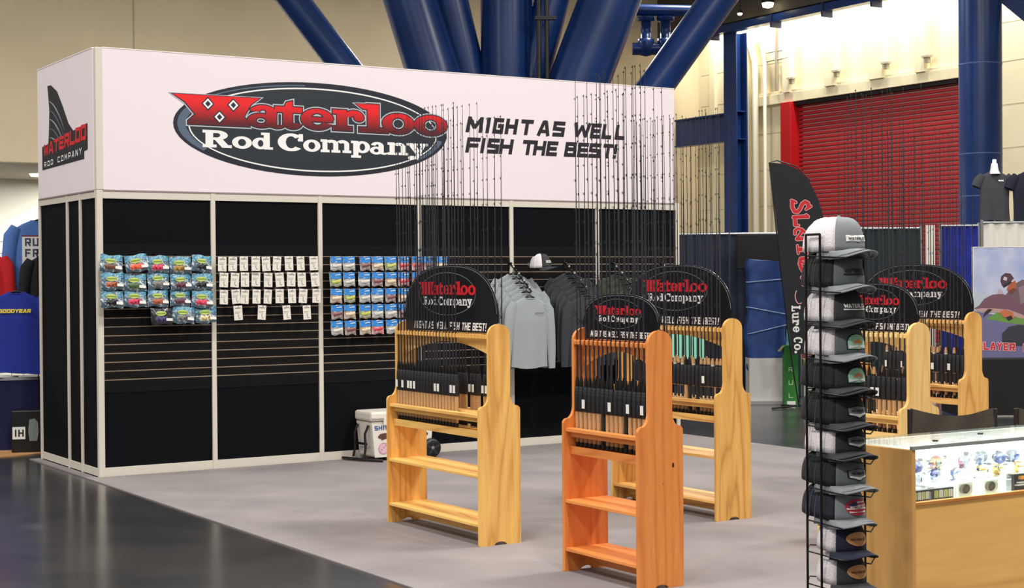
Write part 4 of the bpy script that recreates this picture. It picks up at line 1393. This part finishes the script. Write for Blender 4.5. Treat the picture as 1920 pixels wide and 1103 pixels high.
for q, x in enumerate((.335, .485)):
    t = empty('oval_badge', (CX0 + x, CY0 + .035, .78), label='dark oval badge standing in the case, %s of two' % ('left' if q == 0 else 'right'), cat='badge')
    MB().box(-.05, .05, .004, .012, 0, .055).build('backing_card', mat('pale green card', (222, 236, 214), .6), t)
    MB().prism(ellipse(0, .03, .03, .02, 24), lambda u, v, w_: (u, w_, v), 0, .004).build('badge_plate', mat('bronze badge', (110, 100, 84), .4, .4), t)
    decal(ring(0, .03, .027, .017, .003, 24), lambda a, b, w_: (a, -.0005 - w_, b)).build('badge_rim', M_BLACK, t)
t = empty('reel_box', (CX0 + .605, CY0 + .03, .78), label='black carton with orange label at the right of the case', cat='box')
MB().box(0, .12, 0, .03, 0, .07).build('carton', M_BLACK, t, bevel=.002)
decal([[(.04, .045), (.08, .045), (.084, .06), (.044, .06)]], lambda a, b, w_: (a, -.0006, b)).build('orange_label', mat('orange label', (236, 160, 60), .5), t)
decal([[(.02, .02), (.1, .02), (.1, .026), (.02, .026)], [(.03, .03), (.09, .03), (.09, .036), (.03, .036)]], lambda a, b, w_: (a, -.0006, b)).build('white_print', M_TAG, t)

# ------------------------------------------------------------------ tall director's chairs behind the case
def director_chair(loc, rz, label):
    t = empty('director_chair', loc, rz, label=label, cat='chair')
    CV = mat('brown canvas', (70, 62, 54), .9, bump=(120, .25))
    FR = mat('black chair frame', (24, 22, 22), .45)

    def bk(sg):
        return lambda u, v: (-.2 + .4 * u, .03 * math.sin(PI * u) + sg * .004 + .006 * math.sin(14 * u + 3 * v), .86 + .165 * v - .035 * math.sin(PI * u) * v)
    MB().grid(bk(-1), 18, 5).grid(bk(1), 18, 5).build('back_canvas', CV, t)
    for x in (-.205, .205):
        MB().tube([(x, .0, .5), (x, .0, 1.02)], .012, 8).build('back_post', FR, t)
        MB().box(x - .02, x + .02, -.42, .02, .72, .745).build('armrest', FR, t, bevel=.004)
        MB().tube([(x, -.40, .0), (x, .02, .6)], .011, 8).build('leg', FR, t)
        MB().tube([(x, .02, .0), (x, -.40, .72)], .011, 8).build('leg', FR, t)
    MB().grid(lambda u, v: (-.2 + .4 * u, -.40 + .4 * v, .60 - .03 * math.sin(PI * u)), 10, 4).build('seat_canvas', CV, t)
    MB().box(-.2, .2, -.43, -.36, .22, .24).build('footrest', FR, t)
    return t


director_chair((1.655, -7.94, .008), math.radians(148), "brown canvas director's chair back behind the display case")
director_chair((2.09, -8.21, .008), math.radians(148), "second brown canvas chair back at the right edge behind the case")

# ------------------------------------------------------------------ wheeled cooler
ck = empty('cooler', (2.42, -.36, .008), label='white wheeled cooler with stickers against the slatwall', cat='cooler')
CW = mat('white cooler plastic', (232, 226, 216), .45)
MB().prism([(.02, .035), (.60, .035), (.63, .36), (-.01, .36)], lambda u, v, w_: (u, w_, v), .0, .31).build('tub', CW, ck, bevel=.02)
ld = MB().box(-.025, .645, -.02, .325, .365, .455).build('lid', CW, ck, bevel=.022)
MB().box(-.018, .638, -.026, -.015, .39, .40).build('lid_groove', mat('cooler groove', (196, 188, 176), .5), ld)
for x in (.12, .5):
    MB().box(x - .02, x + .02, -.032, -.012, .33, .40).build('latch', CW, ck, bevel=.004)
for y in (.02, .29):
    w3 = MB().lathe([(.0, -.03), (.05, -.03), (.088, -.024), (.092, 0), (.088, .024), (.05, .03), (.0, .03)], 28, (.60, y - .04, .092), axis='y').build('wheel', M_BLACK, ck)
    MB().lathe([(0, -.034), (.016, -.034), (.018, -.028)], 14, (.60, y - .04, .092), axis='y').build('hub', mat('grey hub', (120, 124, 126), .5), w3)
    for j in range(5):
        a = 2 * PI * j / 5
        MB().box(-.009, .009, -.033, -.028, .02, .07).build('spoke', mat('dark spoke', (44, 46, 48), .5), w3, loc=(.60, y - .04, .092), rot=(0, a, 0))
hn = MB().tube([(-.02, .05, .33), (-.055, .05, .25), (-.05, .05, .12), (-.07, .04, .03)], .012, 8).build('tow_handle', M_BLACK, ck)
MB().tube([(-.02, .26, .33), (-.055, .26, .25), (-.05, .26, .12), (-.07, .26, .03)], .012, 8).build('tow_handle', M_BLACK, ck)
MB().tube([(-.16, .30, .02), (-.06, .0, .02), (.05, -.10, .015)], .014, 8).build('handle_grip', M_BLACK, ck)
MB().box(-.055, -.035, .04, .27, .15, .17).build('cross_bar', M_BLACK, ck)
pol, _ = word('SHIMANO', .025, .285, .042, .037, .006, SANS)
for q, ch in enumerate('SHIMANO'):
    decal(glyph(SANS[ch], .018 + q * .042 - (.01 if q > 2 else 0), .285, .018 + q * .042 + (.014 if ch == 'I' else .034) - (.01 if q > 2 else 0), .325), lambda a, b, w_: (a, -.0035 - w_, b)).build('letter', mat('sticker blue', (36, 84, 160), .5), ck)
decal([[(.05, .225), (.075, .25), (.12, .255), (.18, .25), (.25, .235), (.28, .25), (.275, .22), (.24, .218), (.18, .205), (.12, .2), (.09, .19), (.085, .205), (.06, .21)]], lambda a, b, w_: (a, -.0035 - w_, b)).build('fish_sticker', mat('brown sticker', (92, 60, 50), .5), ck)
sk = decal([ellipse(.11, .115, .055, .055, 26)], lambda a, b, w_: (a, -.0035 - w_, b)).build('round_sticker', mat('pink sticker', (228, 186, 204), .5), ck)
decal(ring(.11, .115, .05, .05, .004, 26) + [ellipse(.09 + .02 * q, .105 + .018 * ((q * 7) % 3), .007, .007, 8) for q in range(3)], lambda a, b, w_: (a, -.0042 - w_, b)).build('sticker_print', mat('mauve print', (176, 120, 156), .5), sk)
decal([ellipse(.53, .225, .045, .02, 20)], lambda a, b, w_: (a, -.0035 - w_, b)).build('round_sticker', MATS['brown sticker'], ck)

# ------------------------------------------------------------------ neighbouring booths
def drape(p0, p1, h, cloth, label, folds=14, amp=.03, cat='drape'):
    p0, p1 = Vector((p0[0], p0[1], 0)), Vector((p1[0], p1[1], 0))
    d = p1 - p0
    nrm = Vector((-d.y, d.x, 0)).normalized()
    t = empty('pipe_drape', p0, label=label, cat=cat)

    def fn(u, v):
        q = d * u + nrm * (amp * math.sin(2 * PI * folds * u + .8 * math.sin(5 * u)) * (.45 + .55 * v))
        return (q.x, q.y, h * (1 - v) + .01)
    MB().grid(fn, folds * 8, 6).build('curtain', cloth, t)
    MB().tube([(0, 0, h), (d.x, d.y, h)], .018, 8).build('top_pipe', M_CHROME, t)
    for q in (Vector((0, 0, 0)), d):
        MB().tube([(q.x, q.y, 0), (q.x, q.y, h + .04)], .02, 8).build('upright_pipe', M_CHROME, t)
        MB().box(q.x - .1, q.x + .1, q.y - .1, q.y + .1, 0, .012).build('base_plate', M_BLACK, t)
    return t


drape((8.4, 4.85), (10.95, 3.25), 2.27, M_DARKDRAPE, 'dark slate drape hanging right behind the booth end', 22)
drape((11.2, 3.05), (12.36, 2.34), 2.33, mat('dark green drape', (26, 40, 44), .85), 'dark green drape left of the white upright', 10)
drape((12.6, 2.2), (13.05, 1.92), 2.36, M_DRAPE, 'royal blue drape right of the white upright', 6, .035)
drape((13.1, 1.9), (14.6, .95), 2.40, mat('white drape', (226, 222, 214), .85), 'white drape behind the fish poster', 10)
wp = empty('white_upright', (12.47, 2.27, 0), math.radians(-32), label='flat white upright panel between the green and blue drapes', cat='panel')
MB().box(-.06, .06, -.02, .02, .02, 2.37).build('panel_face', mat('white laminate panel', (226, 222, 212), .5), wp)
MB().box(-.006, .006, -.028, -.02, .02, 2.37).build('groove', mat('panel groove', (160, 156, 148), .6), wp)
MB().box(-.15, .15, -.1, .1, 0, .02).build('foot', MATS['white laminate panel'], wp)

tv = empty('monitor', (10.35, 3.25, 0), math.radians(-32), label='black monitor standing above the blue wrapped display', cat='monitor')
MB().box(-.42, .42, -.03, .03, 1.78, 2.25).build('screen', M_BLACKMATTE, tv, bevel=.01)
MB().tube([(0, 0, .02), (0, 0, 1.8)], .025, 8).build('pole', M_BLACK, tv)
MB().box(-.3, .3, -.2, .2, 0, .02).build('base', M_BLACK, tv)

# blue wrapped display stand
wd = empty('wrapped_display', (9.82, 2.68, 0), math.radians(-32), label='tall display wrapped in blue cloth beside the feather flag', cat='display')
BC = mat('blue wrap cloth', (38, 66, 128), .45, noise=(5, (52, 84, 150), .4, .65), bump=(6, .5))


def wrapfn(u, v):
    a = 2 * PI * u
    k = .26 + .012 * math.sin(3 * v * 6 + 4 * u) - (.05 * max(0, v - .93) / .07)
    x = k * math.copysign(abs(math.cos(a)) ** .35, math.cos(a)) + .02 * math.sin(9 * v + 2)
    y = .17 * math.copysign(abs(math.sin(a)) ** .35, math.sin(a))
    return (x, y, .44 + 1.44 * v - .03 * math.cos(a) * v + .03 * math.sin(3 * a) * (v < .02))


m = MB().grid(wrapfn, 40, 18, True)
m.add([wrapfn(q / 40, 1.0) for q in range(40)], [tuple(range(40))])
m.build('cloth_cover', BC, wd)
for z, tl in ((1.62, .02), (1.22, -.05), (.98, .06)):
    MB().tube([(-.275, -.1, z - tl), (-.25, -.185, z - tl), (0, -.19, z), (.26, -.185, z + tl)], .007, 6).build('wrap_tape', mat('clear tape', (150, 170, 206), .2, spec=.8), wd)
MB().box(-.25, .25, -.17, .17, .04, .6).build('white_body', mat('white cabinet', (212, 210, 206), .5), wd)
MB().box(-.29, .27, -.24, .2, .0, .04).build('plinth', mat('grey plinth', (170, 170, 172), .5), wd)
t = empty('blue_board', (9.98, 2.36, 0), math.radians(-32), label='narrow blue board leaning by the green carton', cat='board')
MB().box(-.03, .03, -.012, .012, 0, .5).build('board_face', mat('bright blue board', (40, 96, 180), .5), t)
t = empty('green_carton', (9.86, 2.16, 0), math.radians(-32), label='tall green carton standing below the feather flag', cat='carton')
MB().box(-.16, .02, -.1, .06, 0, .78).build('carton_body', mat('green carton', (42, 122, 46), .6), t, bevel=.004)
for sg in (-1, 1):
    MB().bar((-.07 + sg * .085, -.02, .775), (-.07 + sg * .15, -.02, .70), .15, .006).build('flap', mat('kraft flap', (150, 140, 90), .7), t)
for q, ch in enumerate('LUR'):
    decal(glyph(SANS[ch], -.11, .10 + q * .17, -.05, .16 + q * .17), lambda a, b, w_: (a, -.1045 - w_, b)).build('carton_print', mat('pale carton print', (170, 214, 160), .6), t)
decal([[(-.13, .01), (-.02, .01), (-.02, .06), (-.13, .06)]], lambda a, b, w_: (a, -.1045, b)).build('carton_label', M_TAG, t)
t = empty('tackle_carton', (10.02, 2.05, 0), math.radians(-32), label='stacked yellow and grey carton right of the green carton', cat='carton')
MB().box(-.1, .09, -.08, .08, 0, .3).build('grey_half', mat('grey carton', (170, 172, 170), .6), t)
MB().box(-.1, .09, -.08, .08, .3, .5).build('dark_half', mat('dark green carton', (26, 56, 50), .6), t)
MB().box(-.1, .09, -.08, .08, .5, .6).build('yellow_half', mat('yellow carton', (190, 180, 84), .6), t)

t = empty('teal_pennant', (9.87, 2.28, 0), math.radians(-32), label='slim folded teal pennant standing between wrapped display and flag', cat='pennant')
MB().prism([(-.045, .74), (.04, .72), (.03, 1.0), (-.005, 1.27), (-.035, 1.0)], lambda u, v, w_: (u, w_, v), -.01, .01).build('cloth', mat('teal cloth', (84, 146, 168), .6, noise=(20, (130, 186, 200), .45, .65)), t)
MB().tube([(0, 0, 0), (0, 0, 1.2)], .006, 6).build('stick', M_BLACK, t)

# feather flag
fg = empty('feather_flag', (9.25, 1.95, 0), math.radians(-32.2), label='black feather flag with red lettering behind the hat tower', cat='flag')
fl_o = [(.27, .68), (.68, .70), (.73, 1.4), (.74, 1.9), (.70, 2.34), (.62, 2.64), (.5, 2.88), (.35, 3.03), (.19, 3.095), (0, 3.114), (.07, 2.5), (.14, 1.8), (.21, 1.2)]
FC = mat('black flag cloth', (24, 25, 32), .75)
MB().prism(fl_o, lambda u, v, w_: (u, w_, v), -.004, .004).build('flag_cloth', FC, fg)
MB().tube([(.36, .02, .02), (.26, .012, .68), (.13, .01, 1.8), (.0, .01, 3.114), (.1, .01, 3.14), (.35, .01, 3.06), (.52, .01, 2.88)], .009, 8).build('flag_pole', M_BLACK, fg)
for a in range(4):
    an = a * PI / 2 + .4
    MB().tube([(.36, .02, .03), (.36 + .4 * math.cos(an), .02 + .4 * math.sin(an), .012)], .012, 6).build('foot_bar', M_BLACK, fg)


def ffn(a, b, w_):     # lettering reads downwards, letter tops to the right
    return (b, -.0046 - w_, a)


def brush(paths, g):
    """fat brush strokes: quads with round joints, points in traced units"""
    out = []
    for th, pts in paths:
        P_ = [Vector(((1465 + x / 6.9 - 1442) * .00675, 3.114 - (360 + y / 6.9 - 305) * .00675)) for x, y in pts]
        r = th / 6.9 * .00675 / 2 + g
        for i in range(len(P_) - 1):
            d = (P_[i + 1] - P_[i]).normalized()
            n_ = Vector((-d.y, d.x)) * r
            out.append([tuple(P_[i] - n_), tuple(P_[i + 1] - n_), tuple(P_[i + 1] + n_), tuple(P_[i] + n_)])
        for p in P_:
            out.append([(p.x + r * math.cos(k * PI / 5), p.y + r * math.sin(k * PI / 5)) for k in range(10)])
    return out


BRUSH = [  # S L A Y E, each letter lying on its side
    [(30, [(122, 112), (150, 122), (180, 138)]), (46, [(135, 130), (132, 195), (160, 255), (200, 262), (232, 225), (262, 160), (300, 132), (335, 150), (345, 195)]), (28, [(345, 195), (310, 228), (375, 190)])],
    [(44, [(150, 330), (330, 322)]), (30, [(312, 300), (335, 335)]), (46, [(165, 335), (172, 430)]), (26, [(172, 432), (215, 436)])],
    [(34, [(166, 545), (168, 500), (205, 476), (255, 490), (300, 530), (355, 520)]), (44, [(192, 612), (318, 604)]), (34, [(196, 600), (240, 540), (262, 500)]), (26, [(300, 545), (318, 600)])],
    [(54, [(215, 748), (285, 745)]), (24, [(196, 695), (206, 800)]), (34, [(285, 740), (318, 700)]), (34, [(285, 752), (318, 800)])],
    [(44, [(300, 862), (240, 868), (226, 930), (245, 985), (265, 1022)]), (40, [(312, 850), (318, 945)]), (26, [(245, 905), (290, 930), (318, 945)])],
    [(44, [(255, 1110), (345, 1100)]), (40, [(340, 1090), (345, 1180)]), (36, [(345, 1180), (270, 1200)])]]
for pth in BRUSH:
    for gr, mt_, w_ in ((.007, mat('flag letter rim', (226, 170, 170), .6), .0006), (-.001, mat('flag letter red', (206, 28, 40), .6), .0014)):
        decal([[(y, x) for x, y in p] for p in brush(pth, gr)], ffn, w_).build('letter', mt_, fg)
zc = 1.30
for ch in 'Lure Co.':
    if ch == ' ':
        zc -= .05
        continue
    hgt = .11 if ch in 'LC' else (.03 if ch == '.' else .08)
    wdt = .03 if ch == '.' else .075
    pol = glyph(SLAB[ch], 0, .27 + (1.3 - zc) * .06, wdt, .27 + (1.3 - zc) * .06 + hgt, .002)
    decal([[(zc - x, y) for x, y in p] for p in pol], ffn, .0008).build('letter', M_TAG, fg)
    zc -= wdt + .012
decal([ring(1.42, .37, .1, .06, .012, 14, 150, 320)[q] for q in range(14)], ffn, .0008).build('swoosh', MATS['flag letter rim'], fg)

# fish poster on a draped table
tb = empty('draped_table', (11.25, -.5, 0), math.radians(-32), label='table under a black floor-length cloth below the fish poster', cat='table')
MB().box(-1.0, 1.0, -.35, .35, .64, .67).build('table_top', M_BLACK, tb)
MB().grid(lambda u, v: (-1.01 + 2.02 * u, -.36 - .012 * math.sin(40 * u) * v, .672 - .66 * v), 60, 4).build('cloth_front', M_BLACKMATTE, tb)
MB().box(-1.01, 1.01, -.36, .36, .67, .676).build('cloth_top', M_BLACKMATTE, tb)
for x in (-1.01, 1.01):
    MB().grid(lambda u, v: (x, -.36 + .72 * u, .672 - .66 * v), 20, 3).build('cloth_side', M_BLACKMATTE, tb)
ps = empty('fish_poster', (10.645, -.115, .676), math.radians(-32.2), label='poster of an angler holding a large fish on a black table', cat='poster')
PW, PH = 1.05, 1.325
MB().box(0, PW, 0, .03, 0, PH).build('poster_board', mat('poster sky', (158, 172, 214), .5, noise=(3, (204, 208, 226), .35, .7)), ps)
MB().box(-.012, 0, -.004, .034, 0, PH).build('frame_edge', M_TAG, ps)
MB().box(-.012, PW, -.004, .034, PH, PH + .01).build('frame_edge', M_TAG, ps)


def pfn(a, b, w_):
    return (a, -.0008 - w_, b)


def PP(pts):      # from picture units (x right, y down from the poster's top left, 0.0016 m each)
    return [(x * .00162, PH - y * .00162) for x, y in pts]


def pdec(nm, pts, rgb, w_):
    decal([PP(pts)], pfn, w_).build(nm, mat('poster ' + nm, rgb, .55), ps)


pdec('haze', [(0, 330), (100, 350), (250, 380), (648, 360), (648, 520), (0, 520)], (186, 196, 206), .0004)
pdec('water', [(0, 470), (160, 500), (648, 500), (648, 818), (0, 818)], (112, 108, 150), .0008)
pdec('reeds', [(90, 530), (180, 480), (330, 490), (648, 500), (648, 590), (420, 580), (250, 560)], (104, 150, 70), .0012)
pdec('boat', [(210, 640), (260, 590), (330, 575), (648, 600), (648, 740), (210, 730)], (56, 58, 66), .0016)
pdec('torso', [(240, 350), (310, 270), (360, 240), (470, 250), (540, 330), (560, 560), (400, 520), (300, 460), (250, 420)], (112, 92, 100), .0020)
pdec('shirt_highlight', [(330, 300), (380, 280), (400, 400), (350, 420)], (140, 120, 128), .0024)
pdec('face', [(245, 310), (265, 270), (310, 245), (320, 290), (300, 335), (270, 345)], (176, 96, 66), .0026)
pdec('beard', [(255, 325), (300, 300), (315, 315), (295, 345), (268, 348)], (120, 66, 50), .0028)
pdec('cap', [(200, 250), (205, 215), (235, 190), (275, 195), (300, 230), (270, 260), (235, 280), (212, 285)], (84, 58, 70), .0030)
pdec('cap_patch', [(218, 240), (228, 215), (250, 225), (246, 248)], (206, 190, 200), .0034)
pdec('cap_brim', [(215, 285), (240, 265), (280, 252), (285, 262), (250, 285), (225, 300)], (52, 40, 54), .0033)
pdec('fish_tail_fin', [(170, 350), (190, 305), (215, 320), (230, 370)], (186, 170, 180), .0030)
pdec('fish_body', [(6, 450), (40, 430), (80, 380), (140, 350), (210, 345), (290, 370), (360, 430), (440, 480), (560, 500), (560, 540), (430, 545), (330, 520), (240, 490), (160, 480), (90, 478), (30, 470)], (120, 84, 98), .0036)
pdec('fish_belly', [(8, 455), (60, 450), (150, 452), (260, 462), (360, 500), (430, 545), (330, 524), (240, 492), (160, 482), (90, 480), (30, 472)], (186, 150, 146), .0040)
pdec('fish_gill', [(70, 520), (80, 480), (110, 455), (140, 460), (120, 480), (90, 500)], (58, 44, 52), .0044)
pdec('hand', [(190, 480), (230, 460), (290, 480), (300, 530), (260, 540), (215, 510)], (196, 112, 74), .0046)
pdec('glove', [(235, 520), (280, 505), (290, 530), (262, 545)], (50, 40, 42), .0048)
x = .0
for q, ch in enumerate('SLAYER INC'):
    if ch == ' ':
        continue
    a = .045 + q * .078
    z = PH - 1.225 - .004 * q
    if a < 0:
        a = .004
    pol = glyph(SANS[ch], a, z, a + (.026 if ch == 'I' else .058), z + .09, .006)
    decal(pol, pfn, .0052).build('letter', mat('poster letter rim', (236, 190, 196), .5), ps)
    decal(glyph(SANS[ch], a, z, a + (.026 if ch == 'I' else .058), z + .09, 0), pfn, .0058).build('letter', MATS['flag letter red'], ps)

# mannequins over the drape
for q, (x, y, kind, col, rgb) in enumerate(((14.04, 2.49, 'tee1', 'charcoal', (62, 64, 70)), (14.50, 2.23, 'tee2', 'navy', (20, 24, 44)))):
    mt_ = mat('tee ' + col, rgb, .85, bump=(90, .2))
    s_ = shirt_model(kind, mt_, sleeves='short', hang=False, size=1.05 if q == 0 else 1.2)
    s_.name = 'mannequin'
    s_.location = (x, y, 3.17)
    s_.rotation_euler = (0, 0, math.radians(-24))
    tag(s_, 'white-necked mannequin in a %s tee above the drapes' % col, 'mannequin')
    MB().lathe([(.085, -.03), (.06, .02), (.05, .09), (.045, .12), (.03, .13), (.028, .18), (0, .185)], 16, (0, 0, 0)).build('neck', mat('white mannequin', (246, 244, 244), .5), s_)
    MB().tube([(0, 0, -.62), (0, 0, -3.15)], .02, 8).build('pole', M_CHROME, s_)
    MB().box(-.14, .14, -.14, .14, -3.17, -3.15).build('base', M_BLACK, s_)
    if q == 0:
        decal([[(.03, -.14), (.11, -.14), (.11, -.12), (.03, -.12)]], lambda a, b, w_: (a, -.066, b)).build('chest_print', M_TAG, s_)

# ------------------------------------------------------------------ apparel booth left behind the end wall
gw = empty('grid_rack', (-.6, 3.25, 0), label='wire gridwall rack at the far left behind the booth', cat='display rack')
m = MB()
for k in range(10):
    m.tube([(k * .12, 0, 0.0), (k * .12, 0, 2.1)], .0035, 5)
m.build('upright_wires', mat('beige wire', (120, 112, 92), .5), gw)
m = MB()
for k in range(18):
    m.tube([(0, .004, .05 + k * .12), (1.08, .004, .05 + k * .12)], .0035, 5)
m.build('cross_wires', MATS['beige wire'], gw)
gw2 = empty('ladder_rack', (.2, 2.55, 0), label='black wire ladder rack against the booth end at the far left', cat='display rack')
for x in (0, .12):
    MB().tube([(x, 0, 0), (x, 0, 2.0)], .006, 6).build('upright', M_WIRE, gw2)
for k in range(16):
    MB().tube([(0, 0, .1 + k * .12), (.12, 0, .1 + k * .12)], .004, 5).build('rung', M_WIRE, gw2)
for kind, col, rgb, x, y, z, rz, size, lab in (('lb', 'denim blue', (74, 112, 178), .36, 3.02, 2.30, -20, 1.22, 'pale blue long-sleeved shirt with white print behind the booth end'),
                                              ('lr', 'red', (190, 20, 28), -.19, 3.14, 1.98, -20, 1.05, 'red shirt at the far left edge'),
                                              ('lk', 'black', (16, 16, 20), .42, 2.82, 1.95, -20, 1.05, 'black long-sleeved shirt hanging right behind the booth end')):
    s_ = shirt_model(kind, mat('knit ' + col, rgb, .85, bump=(90, .2)), size=size)
    s_.location = (x, y, z)
    s_.rotation_euler = (0, 0, math.radians(rz))
    tag(s_, lab, 'shirt')
    if kind == 'lb':
        decal([[(-.17, -.52), (.17, -.52), (.17, -.16), (-.17, -.16)]], lambda a, b, w_: (a, -.07, b)).build('back_print', M_TAG, s_)
        decal([[(-.175, -.165), (.17, -.165), (.17, -.15), (-.175, -.15)], [(-.175, -.53), (.17, -.53), (.17, -.515), (-.175, -.515)]], lambda a, b, w_: (a, -.071, b)).build('print_band', mat('maroon band', (120, 40, 70), .6), s_)
        for rr, wd_ in enumerate(('RUN', 'FREE', 'PULL')):
            for cc, ch in enumerate(wd_):
                decal(glyph(SANS.get(ch, SANS['O']), -.14 + cc * .075, -.26 - rr * .11, -.085 + cc * .075, -.18 - rr * .11), lambda a, b, w_: (a, -.072 - w_, b)).build('letter', mat('print slate', (60, 66, 90), .6), s_)
s_ = shirt_model('ly', mat('knit royal blue', (16, 40, 140), .85, bump=(90, .2)), sleeves='short', size=1.18)
s_.location = (.02, 2.66, 1.57)
s_.rotation_euler = (0, 0, math.radians(-32))
tag(s_, 'royal blue tee with yellow chest lettering at the far left', 'shirt')
for q, ch in enumerate('GOODYEAR'):
    decal(glyph(SANS[ch], -.155 + q * .04, -.20, -.122 + q * .04, -.165, .002, .15), lambda a, b, w_: (a, -.066 - w_, b)).build('letter', mat('yellow print', (236, 214, 60), .6), s_)
tbl = empty('display_table', (-.35, 2.98, 0), math.radians(-8), label='table under a dark blue cloth at the far left', cat='table')
MB().box(-.7, 1.3, -.3, .1, .70, .73).build('table_top', mat('pale table top', (150, 152, 160), .4), tbl)
MB().box(-.69, 1.29, -.29, .09, 0, .70).build('table_cloth', mat('dark blue cloth', (14, 22, 70), .85), tbl)
pc = tag(MB().box(-.12, .12, -.09, .09, 0, .012).build('leaflet_pile', M_TAG, None, loc=(-.1, 2.74, .73), rot=(0, 0, .3), bevel=.002), 'white leaflets lying on the far left table', 'leaflets')
rc = tag(MB().prism([(-.05, 0), (.05, 0), (.06, .12), (0, .15), (-.06, .12)], lambda u, v, w_: (u, w_, v), -.02, .02).build('red_pouch', mat('red pouch', (180, 36, 44), .7), None, loc=(.30, 2.44, .80)), 'small red pouch hung on the ladder rack', 'pouch')
kb = empty('speaker_case', (.08, 2.42, 0), math.radians(-20), label='black case with grey handle plate on the tan rug', cat='case')
MB().box(-.17, .17, -.1, .1, .01, .42).build('case_body', M_BLACK, kb, bevel=.01)
MB().prism([(.0, .12), (.07, .12), (.085, .2), (.08, .3), (.05, .34), (.0, .33), (-.012, .22)], lambda u, v, w_: (u, w_, v), -.108, -.1).build('handle_plate', mat('grey plate', (130, 136, 138), .5), kb)
MB().box(-.16, -.04, -.106, -.1, .14, .26).build('white_plate', M_TAG, kb)
for q, ch in enumerate('IH'):
    decal(glyph(SANS[ch], -.15 + q * .045, .165, -.11 + q * .045 + (.01 if q else 0), .235), lambda a, b, w_: (a, -.1068 - w_, b)).build('letter', M_BLACKMATTE, kb)
rg = tag(MB().prism([(.05 + .75 * math.cos(2 * PI * k / 40) - .35, 2.62 + .52 * math.sin(2 * PI * k / 40)) for k in range(40)], lambda u, v, w_: (u, v, w_), 0, .01).build('rug', mat('tan rug', (196, 150, 100), .9, noise=(3, (180, 132, 84), .4, .6)), None), 'round-edged tan rug at the far left', 'rug')
